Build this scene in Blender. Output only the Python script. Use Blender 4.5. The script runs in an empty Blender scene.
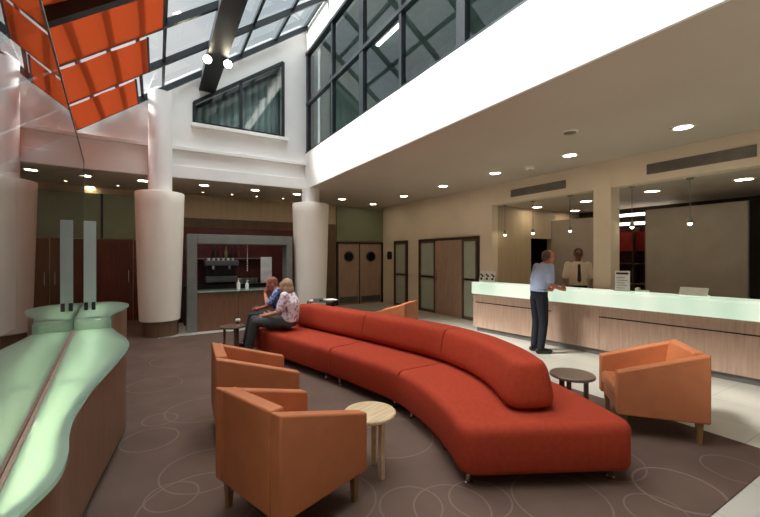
import bpy, bmesh, math, random
from mathutils import Vector, Matrix
random.seed(7)
R = math.radians
COL = bpy.context.scene.collection
sc = bpy.context.scene

# ------------------------------------------------------------------ camera frame -> world (metres)
EYE, FPX, CX, HZ = 1.6, 378.0, 380.0, 256.0
YAW = R(30.5)
FV = Vector((math.sin(YAW), math.cos(YAW)))          # viewing direction on the floor
RV = Vector((math.cos(YAW), -math.sin(YAW)))         # to the right of it
def cam(lat, d, z=0.0):
    p = FV * d + RV * lat
    return Vector((p.x, p.y, z))
def cdir(lat, d):
    p = FV * d + RV * lat
    return Vector((p.x, p.y, 0)).normalized()
def at_z(x, y, z):
    d = FPX * (EYE - z) / (y - HZ)
    return cam((x - CX) / FPX * d, d, z)
def _ray(x):
    return FV + RV * ((x - CX) / FPX)
def at_x(x, X):
    r = _ray(x); return r.y * X / r.x
def at_y(x, Y):
    r = _ray(x); return r.x * Y / r.y

# ------------------------------------------------------------------ materials
def lin(c):
    o = []
    for v in c:
        v = v / 255.0
        o.append(v / 12.92 if v <= 0.04045 else ((v + 0.055) / 1.055) ** 2.4)
    return (o[0], o[1], o[2], 1.0)
def newmat(name):
    m = bpy.data.materials.new(name); m.use_nodes = True
    nt = m.node_tree
    return m, nt, nt.nodes['Principled BSDF'], nt.nodes['Material Output']
def mat(name, c, rough=0.5, metal=0.0, c2=None, scale=6.0, stretch=(1, 1, 1), bump=0.0, bscale=200.0, spec=0.5, detail=4.0, lo=0.35, hi=0.65):
    m, nt, b, out = newmat(name)
    b.inputs['Roughness'].default_value = rough
    b.inputs['Metallic'].default_value = metal
    b.inputs['Specular IOR Level'].default_value = spec
    if c2 is None:
        c2 = tuple(min(255, v * 1.06 + 1) for v in c)
    tc = nt.nodes.new('ShaderNodeTexCoord')
    mp = nt.nodes.new('ShaderNodeMapping'); mp.inputs['Scale'].default_value = stretch
    nz = nt.nodes.new('ShaderNodeTexNoise'); nz.inputs['Scale'].default_value = scale; nz.inputs['Detail'].default_value = detail
    rp = nt.nodes.new('ShaderNodeValToRGB')
    rp.color_ramp.elements[0].position = lo; rp.color_ramp.elements[1].position = hi
    rp.color_ramp.elements[0].color = lin(c); rp.color_ramp.elements[1].color = lin(c2)
    nt.links.new(tc.outputs['Object'], mp.inputs['Vector']); nt.links.new(mp.outputs['Vector'], nz.inputs['Vector'])
    nt.links.new(nz.outputs['Fac'], rp.inputs['Fac']); nt.links.new(rp.outputs['Color'], b.inputs['Base Color'])
    if bump:
        n2 = nt.nodes.new('ShaderNodeTexNoise'); n2.inputs['Scale'].default_value = bscale
        bp = nt.nodes.new('ShaderNodeBump'); bp.inputs['Strength'].default_value = bump; bp.inputs['Distance'].default_value = 0.01
        nt.links.new(tc.outputs['Object'], n2.inputs['Vector']); nt.links.new(n2.outputs['Fac'], bp.inputs['Height'])
        nt.links.new(bp.outputs['Normal'], b.inputs['Normal'])
    return m
def emit(name, c, strength, rough=None):
    m, nt, b, out = newmat(name)
    b.inputs['Base Color'].default_value = lin(c)
    b.inputs['Emission Color'].default_value = lin(c)
    b.inputs['Emission Strength'].default_value = strength
    b.inputs['Roughness'].default_value = 0.3 if rough is None else rough
    return m
def thin_glass(name, tint, ior=1.5, rough=0.0, base=0.0):
    """single-sheet pane: clear transmission with Fresnel reflection"""
    m, nt, b, out = newmat(name); nt.nodes.remove(b)
    tr = nt.nodes.new('ShaderNodeBsdfTransparent'); tr.inputs['Color'].default_value = tint
    gl = nt.nodes.new('ShaderNodeBsdfGlossy'); gl.inputs['Roughness'].default_value = rough
    fr = nt.nodes.new('ShaderNodeFresnel')
    ge = nt.nodes.new('ShaderNodeNewGeometry')                   # same reflectance from either side of the sheet
    m1 = nt.nodes.new('ShaderNodeMath'); m1.operation = 'MULTIPLY_ADD'; m1.inputs[1].default_value = -2.0; m1.inputs[2].default_value = 1.0
    m2 = nt.nodes.new('ShaderNodeMath'); m2.operation = 'POWER'; m2.inputs[0].default_value = ior
    nt.links.new(ge.outputs['Backfacing'], m1.inputs[0]); nt.links.new(m1.outputs[0], m2.inputs[1]); nt.links.new(m2.outputs[0], fr.inputs['IOR'])
    mx = nt.nodes.new('ShaderNodeMixShader')
    ad = nt.nodes.new('ShaderNodeMath'); ad.operation = 'ADD'; ad.use_clamp = True; ad.inputs[1].default_value = base
    nt.links.new(fr.outputs['Fac'], ad.inputs[0]); nt.links.new(ad.outputs[0], mx.inputs['Fac'])
    nt.links.new(tr.outputs[0], mx.inputs[1]); nt.links.new(gl.outputs[0], mx.inputs[2])
    nt.links.new(mx.outputs[0], out.inputs['Surface'])
    return m
def translucent(name, c, amount=0.5, gloss=0.0, c2=None):
    m, nt, b, out = newmat(name); nt.nodes.remove(b)
    df = nt.nodes.new('ShaderNodeBsdfDiffuse'); df.inputs['Color'].default_value = lin(c)
    tl = nt.nodes.new('ShaderNodeBsdfTranslucent'); tl.inputs['Color'].default_value = lin(c2 or c)
    mx = nt.nodes.new('ShaderNodeMixShader'); mx.inputs['Fac'].default_value = amount
    nt.links.new(df.outputs[0], mx.inputs[1]); nt.links.new(tl.outputs[0], mx.inputs[2])
    last = mx
    if gloss:
        gl = nt.nodes.new('ShaderNodeBsdfGlossy'); gl.inputs['Roughness'].default_value = 0.08
        fr = nt.nodes.new('ShaderNodeFresnel'); fr.inputs['IOR'].default_value = gloss
        m2 = nt.nodes.new('ShaderNodeMixShader')
        nt.links.new(fr.outputs[0], m2.inputs['Fac']); nt.links.new(mx.outputs[0], m2.inputs[1]); nt.links.new(gl.outputs[0], m2.inputs[2])
        last = m2
    nt.links.new(last.outputs[0], out.inputs['Surface'])
    return m

M = {}
M['white'] = mat('white_paint', (240, 238, 232), 0.6, c2=(246, 244, 238), scale=2)
M['cream'] = mat('cream_paint', (228, 212, 188), 0.65, c2=(234, 218, 194), scale=2)
M['pale'] = mat('pale_wall_paint', (232, 230, 227), 0.65, c2=(238, 236, 233), scale=1.5)
M['ceil'] = mat('ceiling_paint', (196, 184, 168), 0.7, c2=(202, 190, 174), scale=1)
M['column'] = mat('column_cladding', (243, 237, 223), 0.45, c2=(247, 241, 228), scale=2)
M['brownwall'] = mat('brown_wall_panelling', (112, 84, 60), 0.5, c2=(92, 68, 48), scale=5, stretch=(6, 6, .6))
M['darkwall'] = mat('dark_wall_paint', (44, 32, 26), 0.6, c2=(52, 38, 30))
M['taupe'] = mat('taupe_panel', (152, 140, 128), 0.5, c2=(160, 148, 136), scale=3)
M['tan'] = mat('tan_wall', (190, 168, 138), 0.55, c2=(198, 176, 146), scale=3, stretch=(4, 4, .4))
M['green'] = mat('sage_panel', (120, 124, 96), 0.35, c2=(128, 132, 104), scale=2)
M['metal_dark'] = mat('dark_metal', (40, 46, 50), 0.4, 0.3)
M['metal_black'] = mat('black_metal', (20, 22, 24), 0.45, 0.2)
M['metal_grey'] = mat('grey_metal', (122, 126, 120), 0.4, 0.3)
M['chrome'] = mat('chrome', (210, 210, 212), 0.15, 1.0)
M['sofa'] = mat('sofa_fabric', (158, 56, 34), 0.85, c2=(166, 61, 38), scale=30, bump=0.25, bscale=500, spec=0.2)
M['sofa_back'] = mat('sofa_back_fabric', (160, 56, 33), 0.85, c2=(168, 61, 37), scale=30, bump=0.25, bscale=500, spec=0.2)
M['orange'] = mat('armchair_leather', (178, 106, 66), 0.5, c2=(186, 112, 71), scale=8, bump=0.08, bscale=350, spec=0.35)
M['leg_wood'] = mat('beech_leg', (150, 112, 76), 0.45, c2=(128, 92, 60), scale=12, stretch=(8, 8, .8))
M['wood_light'] = mat('light_ash_wood', (214, 190, 154), 0.35, c2=(190, 162, 124), scale=6, stretch=(1, 9, 1))
M['wood_dark'] = mat('dark_walnut', (108, 82, 68), 0.3, c2=(90, 66, 54), scale=8, stretch=(1, 8, 1))
M['oak'] = mat('oak_laminate', (184, 156, 136), 0.4, c2=(166, 136, 116), scale=5, stretch=(7, 7, .5), lo=.3, hi=.7)
M['oak_dark'] = mat('brown_oak_laminate', (134, 96, 72), 0.4, c2=(108, 76, 56), scale=6, stretch=(8, 8, .5), lo=.3, hi=.7)
M['toe'] = mat('grey_plinth', (108, 106, 104), 0.4, 0.4)
M['black'] = mat('black_inlay', (14, 12, 12), 0.5)
M['door'] = mat('brown_door', (176, 148, 130), 0.45, c2=(160, 132, 114), scale=6, stretch=(6, 6, .5))
M['door_red'] = mat('red_brown_door', (104, 44, 22), 0.4, c2=(78, 34, 18), scale=6, stretch=(6, 6, .5))
M['door_frost'] = mat('frosted_door_glass', (172, 180, 164), 0.25, c2=(178, 186, 170))
M['darkglass'] = mat('dark_porthole_glass', (18, 16, 16), 0.1)
M['glass_roof'] = thin_glass('roof_glass', (.93, .96, .96, 1), 1.45)
M['glass_up'] = thin_glass('balcony_glass', (.70, .80, .78, 1), 1.5, base=0.10)
M['glass_screen'] = thin_glass('screen_glass', (.50, .57, .54, 1), 2.0, base=.18)
M['glass_bar'] = thin_glass('bar_glass', (.85, .9, .9, 1), 1.4)
M['blind'] = translucent('orange_blind_fabric', (160, 68, 38), 0.14, c2=(180, 72, 36))
M['counter_glass'] = translucent('green_counter_glass', (204, 232, 216), 0.72, gloss=1.4, c2=(220, 242, 228))
M['counter_edge'] = translucent('green_glass_edge', (120, 200, 170), 0.6, gloss=1.4)
M['tube'] = emit('lit_tube', (255, 252, 228), 6.0)
M['frost'] = translucent('frosted_glass_fin', (206, 218, 216), 0.4, gloss=1.3)
M['lamp'] = emit('lit_lamp', (255, 242, 212), 14.0)
M['lamp_small'] = emit('lit_spot', (255, 236, 196), 8.0)
M['pendant'] = emit('lit_pendant', (255, 240, 206), 8.0)
M['strip'] = emit('lit_strip', (255, 250, 235), 2.2)
M['strip_up'] = emit('lit_office_strip', (245, 250, 255), 6.0)
M['lampwhite'] = mat('white_trim_ring', (232, 226, 212), 0.4)
M['grille'] = mat('grey_grille', (120, 114, 106), 0.5, 0.2)
M['skin'] = mat('skin', (206, 146, 118), 0.55, c2=(212, 152, 124))
M['skin_red'] = mat('ruddy_skin', (188, 112, 90), 0.55, c2=(196, 120, 96))
M['skin_dark'] = mat('dark_skin', (118, 78, 60), 0.5, c2=(124, 84, 64))
M['hair_black'] = mat('black_hair', (18, 14, 13), 0.5)
M['hair_grey'] = mat('short_grey_hair', (96, 74, 62), 0.7, c2=(110, 86, 72), scale=60)
M['hair_blonde'] = mat('ash_blonde_hair', (170, 142, 108), 0.6, c2=(136, 108, 80), scale=50, stretch=(1, 1, .2))
M['hair_auburn'] = mat('auburn_hair', (120, 66, 52), 0.65, c2=(140, 84, 66), scale=60)
M['shirt_blue'] = mat('pale_blue_shirt', (170, 188, 222), 0.75, c2=(184, 200, 230))
M['shirt_white'] = mat('cream_white_shirt', (222, 206, 186), 0.75, c2=(230, 214, 194))
M['navy'] = mat('navy_trousers', (10, 12, 24), 0.85, c2=(13, 16, 30))
M['charcoal'] = mat('charcoal_trousers', (58, 58, 58), 0.85, c2=(68, 68, 66))
M['jacket'] = mat('dark_jacket', (30, 30, 34), 0.8, c2=(38, 38, 42))
M['tie'] = mat('dark_red_tie', (52, 18, 22), 0.6)
M['floral'] = mat('floral_blouse', (234, 222, 228), 0.8, c2=(146, 104, 136), scale=20, lo=.48, hi=.66)
M['bluepattern'] = mat('blue_patterned_shirt', (150, 176, 220), 0.8, c2=(40, 60, 130), scale=26, lo=.42, hi=.6)
M['bluebag'] = mat('cobalt_strap', (40, 60, 200), 0.6)
M['shoe'] = mat('black_shoe', (16, 14, 14), 0.35)
M['eye'] = mat('eye', (30, 22, 18), 0.2)
M['lips'] = mat('lips', (140, 76, 66), 0.5)
M['paper'] = mat('white_paper', (236, 236, 234), 0.6)
M['plastic_white'] = mat('white_plastic', (230, 230, 226), 0.35)
M['ink'] = mat('dark_print', (46, 44, 56), 0.6)
M['red'] = mat('red_board', (170, 34, 26), 0.5)
M['darkred'] = mat('dark_red_wall', (88, 24, 26), 0.5, c2=(70, 18, 20))
M['steel'] = mat('brushed_steel', (104, 106, 110), 0.3, 0.8)
M['cup'] = mat('paper_cup_sleeve', (110, 70, 46), 0.7)
M['curtain'] = mat('pale_curtain', (196, 206, 204), 0.8, c2=(176, 188, 188), scale=10, stretch=(4, 4, .1))
M['upper'] = mat('upper_room_paint', (132, 144, 138), 0.7)
M['yellow'] = mat('ochre_shelf_edge', (150, 116, 50), 0.5)

def tile_mat():
    m, nt, b, out = newmat('pale_floor_tile')
    tc = nt.nodes.new('ShaderNodeTexCoord')
    br = nt.nodes.new('ShaderNodeTexBrick'); br.offset = 0
    br.inputs['Color1'].default_value = lin((196, 192, 180)); br.inputs['Color2'].default_value = lin((204, 200, 188))
    br.inputs['Mortar'].default_value = lin((168, 164, 152))
    br.inputs['Scale'].default_value = 1.0; br.inputs['Mortar Size'].default_value = 0.004
    br.inputs['Brick Width'].default_value = 0.6; br.inputs['Row Height'].default_value = 0.6
    nt.links.new(tc.outputs['Object'], br.inputs['Vector']); nt.links.new(br.outputs['Color'], b.inputs['Base Color'])
    b.inputs['Roughness'].default_value = 0.28
    return m
M['tile'] = tile_mat()

def carpet_mat(rings):
    m, nt, b, out = newmat('brown_ring_carpet')
    tc = nt.nodes.new('ShaderNodeTexCoord')
    acc = None
    def math_(op, a, bb=None, clamp=False):
        n = nt.nodes.new('ShaderNodeMath'); n.operation = op; n.use_clamp = clamp
        for i, v in enumerate((a, bb)):
            if v is None: continue
            if isinstance(v, (int, float)): n.inputs[i].default_value = v
            else: nt.links.new(v, n.inputs[i])
        return n.outputs[0]
    for (x, y, r, w, s) in rings:
        vm = nt.nodes.new('ShaderNodeVectorMath'); vm.operation = 'DISTANCE'
        vm.inputs[1].default_value = (x, y, 0)
        fl = nt.nodes.new('ShaderNodeVectorMath'); fl.operation = 'MULTIPLY'; fl.inputs[1].default_value = (1, 1, 0)
        nt.links.new(tc.outputs['Object'], fl.inputs[0]); nt.links.new(fl.outputs[0], vm.inputs[0])
        d = math_('ABSOLUTE', math_('SUBTRACT', vm.outputs['Value'], r))
        v = math_('MULTIPLY', math_('SUBTRACT', 1.0, math_('DIVIDE', d, w), True), s)
        acc = v if acc is None else math_('MAXIMUM', acc, v)
    nz = nt.nodes.new('ShaderNodeTexNoise'); nz.inputs['Scale'].default_value = 2.2; nz.inputs['Detail'].default_value = 3
    nt.links.new(tc.outputs['Object'], nz.inputs['Vector'])
    rp = nt.nodes.new('ShaderNodeValToRGB')
    rp.color_ramp.elements[0].position = .3; rp.color_ramp.elements[1].position = .7
    rp.color_ramp.elements[0].color = lin((97, 78, 68)); rp.color_ramp.elements[1].color = lin((108, 88, 77))
    nt.links.new(nz.outputs['Fac'], rp.inputs['Fac'])
    mx = nt.nodes.new('ShaderNodeMix'); mx.data_type = 'RGBA'
    nt.links.new(acc, mx.inputs['Factor']); nt.links.new(rp.outputs['Color'], mx.inputs[6]); mx.inputs[7].default_value = lin((176, 158, 144))
    nt.links.new(mx.outputs[2], b.inputs['Base Color'])
    n2 = nt.nodes.new('ShaderNodeTexNoise'); n2.inputs['Scale'].default_value = 260
    bp = nt.nodes.new('ShaderNodeBump'); bp.inputs['Strength'].default_value = .3; bp.inputs['Distance'].default_value = .01
    nt.links.new(tc.outputs['Object'], n2.inputs['Vector']); nt.links.new(n2.outputs['Fac'], bp.inputs['Height']); nt.links.new(bp.outputs[0], b.inputs['Normal'])
    b.inputs['Roughness'].default_value = .9; b.inputs['Specular IOR Level'].default_value = .15
    return m

# ------------------------------------------------------------------ mesh helpers
class MB:
    def __init__(s): s.v, s.f = [], []
    def add(s, vs, fs):
        b = len(s.v); s.v.extend([Vector(v) for v in vs]); s.f.extend([[b + i for i in f] for f in fs]); return s
    def box(s, a, b):
        x0, y0, z0 = [min(p, q) for p, q in zip(a, b)]; x1, y1, z1 = [max(p, q) for p, q in zip(a, b)]
        return s.add([(x0, y0, z0), (x1, y0, z0), (x1, y1, z0), (x0, y1, z0), (x0, y0, z1), (x1, y0, z1), (x1, y1, z1), (x0, y1, z1)],
                     [(0, 3, 2, 1), (4, 5, 6, 7), (0, 1, 5, 4), (1, 2, 6, 5), (2, 3, 7, 6), (3, 0, 4, 7)])
    def bar(s, p, q, w, h, up=(0, 0, 1)):
        p, q = Vector(p), Vector(q); t = (q - p).normalized(); u = Vector(up)
        sd = t.cross(u).normalized(); u = sd.cross(t).normalized()
        vs = []
        for c in (p, q):
            for (i, j) in ((-1, -1), (1, -1), (1, 1), (-1, 1)):
                vs.append(c + sd * (i * w / 2) + u * (j * h / 2))
        return s.add(vs, [(0, 1, 2, 3), (7, 6, 5, 4), (0, 4, 5, 1), (1, 5, 6, 2), (2, 6, 7, 3), (3, 7, 4, 0)])
    def lathe(s, prof, c=(0, 0, 0), n=32, cap=True, sx=1, sy=1):
        b = len(s.v)
        for (r, z) in prof:
            for k in range(n):
                a = 2 * math.pi * k / n
                s.v.append(Vector((c[0] + r * sx * math.cos(a), c[1] + r * sy * math.sin(a), c[2] + z)))
        for i in range(len(prof) - 1):
            for k in range(n):
                k2 = (k + 1) % n
                s.f.append([b + i * n + k, b + i * n + k2, b + (i + 1) * n + k2, b + (i + 1) * n + k])
        if cap:
            s.f.append([b + k for k in reversed(range(n))]); s.f.append([b + (len(prof) - 1) * n + k for k in range(n)])
        return s
    def tube(s, pts, rad, n=12, flat=None):
        """swept round tube with capped ends; rad is a number or one per point"""
        pts = [Vector(p) for p in pts]; N = len(pts)
        if isinstance(rad, (int, float)): rad = [rad] * N
        b = len(s.v); ref = None
        for i, p in enumerate(pts):
            t = (pts[min(i + 1, N - 1)] - pts[max(i - 1, 0)]).normalized()
            if ref is None:
                ref = Vector((0, 0, 1)) if abs(t.z) < .9 else Vector((1, 0, 0))
            u = (ref - t * ref.dot(t)).normalized(); w = t.cross(u); ref = u
            for k in range(n):
                a = 2 * math.pi * k / n
                s.v.append(p + u * (rad[i] * math.cos(a)) + w * (rad[i] * math.sin(a)))
        for i in range(N - 1):
            for k in range(n):
                k2 = (k + 1) % n
                s.f.append([b + i * n + k, b + i * n + k2, b + (i + 1) * n + k2, b + (i + 1) * n + k])
        s.f.append([b + k for k in reversed(range(n))]); s.f.append([b + (N - 1) * n + k for k in range(n)])
        return s
    def ball(s, c, r, n=14, m=10, rot=None):
        if isinstance(r, (int, float)): r = (r, r, r)
        c = Vector(c); vs = [Vector((0, 0, -r[2]))]
        for i in range(1, m):
            a = math.pi * i / m - math.pi / 2
            for k in range(n):
                t = 2 * math.pi * k / n
                vs.append(Vector((r[0] * math.cos(a) * math.cos(t), r[1] * math.cos(a) * math.sin(t), r[2] * math.sin(a))))
        vs.append(Vector((0, 0, r[2])))
        if rot is not None: vs = [rot @ v for v in vs]
        fs = []
        for k in range(n):
            k2 = (k + 1) % n
            fs.append((0, 1 + k2, 1 + k)); fs.append((len(vs) - 1, 1 + (m - 2) * n + k, 1 + (m - 2) * n + k2))
            for i in range(m - 2):
                fs.append((1 + i * n + k, 1 + i * n + k2, 1 + (i + 1) * n + k2, 1 + (i + 1) * n + k))
        return s.add([c + v for v in vs], fs)
    def limb(s, pts, rad, n=12):
        s.tube(pts, rad, n)
        for p, r in zip(pts, rad): s.ball(p, r * 0.99, n, 8)
        return s
    def prism(s, outline, z0, z1):
        n = len(outline)
        return s.add([(p[0], p[1], z0) for p in outline] + [(p[0], p[1], z1) for p in outline],
                     [list(reversed(range(n))), list(range(n, 2 * n))] + [[i, (i + 1) % n, n + (i + 1) % n, n + i] for i in range(n)])
    def rings(s, rings):
        n = len(rings[0]); b = len(s.v)
        for r in rings: s.v.extend([Vector(p) for p in r])
        for i in range(len(rings) - 1):
            for k in range(n):
                k2 = (k + 1) % n
                s.f.append([b + i * n + k, b + i * n + k2, b + (i + 1) * n + k2, b + (i + 1) * n + k])
        s.f.append([b + k for k in reversed(range(n))]); s.f.append([b + (len(rings) - 1) * n + k for k in range(n)])
        return s
    def mesh(s, name, smooth=None):
        me = bpy.data.meshes.new(name); me.from_pydata(s.v, [], s.f)
        bm = bmesh.new(); bm.from_mesh(me); bmesh.ops.recalc_face_normals(bm, faces=bm.faces[:]); bm.to_mesh(me); bm.free()
        if smooth:
            me.shade_smooth(); me.set_sharp_from_angle(angle=R(smooth))
        return me
    def build(s, name, m, parent=None, bevel=0.0, smooth=None, seg=2):
        o = bpy.data.objects.new(name, s.mesh(name, smooth)); COL.objects.link(o)
        o.data.materials.append(M[m] if isinstance(m, str) else m)
        if parent is not None: o.parent = parent
        if bevel:
            bv = o.modifiers.new('bevel', 'BEVEL'); bv.width = bevel; bv.segments = seg; bv.limit_method = 'ANGLE'; bv.angle_limit = R(40)
        return o
def tag(o, label=None, cat=None, group=None, kind=None):
    if label: o['label'] = label
    if cat: o['category'] = cat
    if group: o['group'] = group
    if kind: o['kind'] = kind
    return o
def thing(name, label, cat, loc=(0, 0, 0), rz=0.0, group=None, kind=None):
    o = bpy.data.objects.new(name, None); COL.objects.link(o); o.empty_display_size = .1
    o.location = loc; o.rotation_euler = (0, 0, rz)
    return tag(o, label, cat, group, kind)
def children(o): return [c for c in COL.objects if c.parent == o]
def copy_tree(o, parent=None):
    c = o.copy(); COL.objects.link(c)
    if parent is not None: c.parent = parent
    for ch in children(o): copy_tree(ch, c)
    return c
def struct(name, mb, m, label=None, cat=None, **k):
    o = mb.build(name, m, **k); return tag(o, label, cat, kind='structure')
def angle_of(v): return math.atan2(v.y, v.x)

# ------------------------------------------------------------------ measured place
XW, XF, CEIL, YB, YW, XL, YN = 6.75, 3.18, 3.25, 11.3, 9.0, -2.7, -3.5
NC, NX, NY = 2.79, 10.2, 6.3          # reception niche: ceiling, back, end wall
FTOP, GTOP = 4.12, 6.62
def roof_z(x): return 4.97 + 0.72 * x

# floor
struct('floor', MB().box((XL - .3, YN - .3, -.1), (NX + .4, YB + .4, 0)), 'tile')
rings = []
def ring(x, y, r, w=.009, s=.24):
    p = at_z(x, y, 0); rings.append((p.x, p.y, r, w, s))
ring(411, 507, .20); ring(452, 509, .24); ring(392, 437, .36); ring(678, 490, .26, .012, .35); ring(656, 512, .17); ring(172, 497, .16)
ring(150, 440, .22); ring(200, 505, .36); ring(155, 385, .30); ring(180, 360, .4); ring(560, 500, .3); ring(735, 470, .2)
ring(330, 500, .3); ring(205, 470, .3); ring(480, 500, .2); ring(300, 440, .4); ring(160, 420, .15); ring(600, 460, .3); ring(200, 410, .32)
M['carpet'] = carpet_mat(rings)
cp = MB().box((XL + .02, .97, 0), (4.30, 8.40, .008)).box((XL + .02, 8.40, 0), (.02, YB - .05, .008))
tag(cp.build('carpet', 'carpet'), 'brown carpet with thin pale overlapping rings filling the lounge floor', 'carpet')
tag(MB().box((.03, 8.405, 0), (3.0, 8.47, .012)).build('threshold_strip', 'chrome', bevel=.003), 'pale metal threshold strip along the carpet edge before the bar', 'floor strip')

# ------------------------------------------------------------------ shell
# back gallery and rear wall
w = MB().box((XL - .2, YB, 0), (XW + .2, YB + .2, CEIL))
struct('wall_back', w, 'tan')
struct('ceiling_gallery', MB().box((XL - .2, YW + .011, CEIL), (XF, YB + .3, CEIL + .2)), 'ceil')
struct('ceiling', MB().box((XF + .002, YN - .2, CEIL), (XW + .3, YB + .3, CEIL + .2)), 'ceil')
struct('ceiling_niche', MB().box((XW + .221, YN - .2, NC), (NX + .3, NY + 1.6, NC + .2)), 'ceil')
# right wall: solid part and the lintel over the reception opening
struct('wall_right', MB().box((XW, NY, 0), (XW + .2, YB, CEIL)), 'cream')
struct('wall_lintel', MB().box((XW, YN - .2, NC - .003), (XW + .22, NY, CEIL - .001)), 'cream')
# niche end wall with doorway
x0, x1 = at_y(531, NY), at_y(552, NY)
w = MB().box((XW + .2, NY, 0), (x0, NY + .15, NC)).box((x1, NY, 0), (NX, NY + .15, NC)).box((x0, NY, 2.05), (x1, NY + .15, NC))
struct('wall_niche', w, 'tan')
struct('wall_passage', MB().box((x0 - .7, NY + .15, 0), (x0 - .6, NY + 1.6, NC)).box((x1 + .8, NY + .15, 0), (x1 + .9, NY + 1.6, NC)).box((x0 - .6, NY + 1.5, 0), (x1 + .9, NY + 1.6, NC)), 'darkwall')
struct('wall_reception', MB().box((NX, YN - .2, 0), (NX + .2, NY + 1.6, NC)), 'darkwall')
# left, rear (behind the viewer)
struct('wall_left', MB().box((XL - .2, YN - .2, 0), (XL, YB + .2, CEIL + .02)), 'pale')
struct('wall_front', MB().box((XL - .2, YN - .2, 0), (NX + .2, YN, 8.2)), 'pale')
# balcony fascia: white band over the soffit edge
struct('wall_balcony', MB().box((XF - .03, YN, CEIL - .004), (XF + .001, YW - .001, FTOP)).box((XF + .0012, YN, CEIL + .205), (XF + .15, YW - .001, FTOP)), 'white')
struct('wall_eaves', MB().box((XF, YN, GTOP), (XF + .2, YW, roof_z(XF) + .02)), 'white')
# gable wall above the gallery with trapezoid window opening
wx0, wx1 = at_y(194, YW), at_y(283, YW)
wz0, wzl, wzr = 4.46, 4.88, 6.24
def gable():
    b = MB(); t = .25; zt = lambda x: roof_z(x) - .02
    def quad(p):   # polygon in x,z extruded in y
        n = len(p); vs = [(x, YW, z) for x, z in p] + [(x, YW + t, z) for x, z in p]
        b.add(vs, [list(range(n)), list(reversed(range(n, 2 * n)))] + [[i, (i + 1) % n, n + (i + 1) % n, n + i] for i in range(n)])
    zb = CEIL + .21
    quad([(XL, zb), (wx0, zb), (wx0, zt(wx0)), (XL, zt(XL))])
    quad([(wx1, zb), (XF, zb), (XF, zt(XF)), (wx1, zt(wx1))])
    quad([(wx0, zb), (wx1, zb), (wx1, wz0), (wx0, wz0)])
    quad([(wx0, wzl), (wx1, wzr), (wx1, zt(wx1)), (wx0, zt(wx0))])
    return b
struct('wall_gable', gable(), 'pale')
struct('trim_1', MB().box((XL, YW - .06, CEIL - .01), (XF - .031, YW + .01, 3.50)), 'pale', bevel=.01)
struct('trim_2', MB().box((XL, YW - .09, 3.82), (XF, YW + .01, 3.90)), 'pale', bevel=.01)
# gable window
wn = thing('window_1', 'trapezoid window with dark frame high on the gable wall', 'window', kind='structure')
f = MB()
pts = [(wx0, wz0), (wx1, wz0), (wx1, wzr), (wx0, wzl)]
for i in range(4):
    a, c = pts[i], pts[(i + 1) % 4]
    f.bar((a[0], YW - .01, a[1]), (c[0], YW - .01, c[1]), .06, .06, up=(0, 1, 0))
xm = at_y(241, YW); zm = wzl + (wzr - wzl) * (xm - wx0) / (wx1 - wx0)
f.bar((xm, YW - .01, wz0), (xm, YW - .01, zm), .06, .06, up=(0, 1, 0))
f.build('window_frame', 'metal_dark', wn)
for (a, b_, za, zb) in ((wx0, xm, wzl, zm), (xm, wx1, zm, wzr)):
    MB().add([(a, YW, wz0), (b_, YW, wz0), (b_, YW, zb), (a, YW, za)], [(0, 1, 2, 3)]).build('pane', 'glass_up', wn)
MB().box((wx0 - .06, YW - .12, wz0 - .11), (wx1 + .1, YW + .0, wz0 - .03)).build('window_sill', 'white', wn, bevel=.008)
ow = MB()
P_ = [(wx0 - .4, CEIL + .25), (XF + .4, CEIL + .25), (XF + .4, roof_z(XF + .4) - .25), (wx0 - .4, roof_z(wx0 - .4) - .25)]
ow.add([(x, YW + 1.0, z) for x, z in P_] + [(x, YW + 1.1, z) for x, z in P_], [(0, 1, 2, 3), (7, 6, 5, 4)] + [(i, (i + 1) % 4, 4 + (i + 1) % 4, 4 + i) for i in range(4)])
ow.box((wx0 - .4, YW + .25, CEIL + .25), (wx0 - .3, YW + 1.0, 4.9)).box((XF + .3, YW + .25, CEIL + .25), (XF + .4, YW + 1.0, roof_z(XF) - .3))
struct('wall_office', ow, 'upper')
struct('ceiling_office', MB().bar((wx0 - .4, YW + .68, roof_z(wx0 - .4) - .3), (XF + .4, YW + .68, roof_z(XF + .4) - .3), .9, .06), 'upper')
c = MB(); n = 60
vs = []
for i in range(n + 1):
    x = wx0 + (wx1 - wx0) * i / n
    vs += [(x, YW + .4 + .03 * math.sin(i * 1.3), CEIL + .6), (x, YW + .4 + .03 * math.sin(i * 1.3), wzl + (wzr - wzl) * i / n - .05)]
c.add(vs, [(2 * i, 2 * i + 2, 2 * i + 3, 2 * i + 1) for i in range(n)])
cu = c.build('curtain', 'curtain', smooth=80); cu.modifiers.new('t', 'SOLIDIFY').thickness = .01
tag(cu, 'pale pleated curtain behind the trapezoid gable window', 'curtain')

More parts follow.
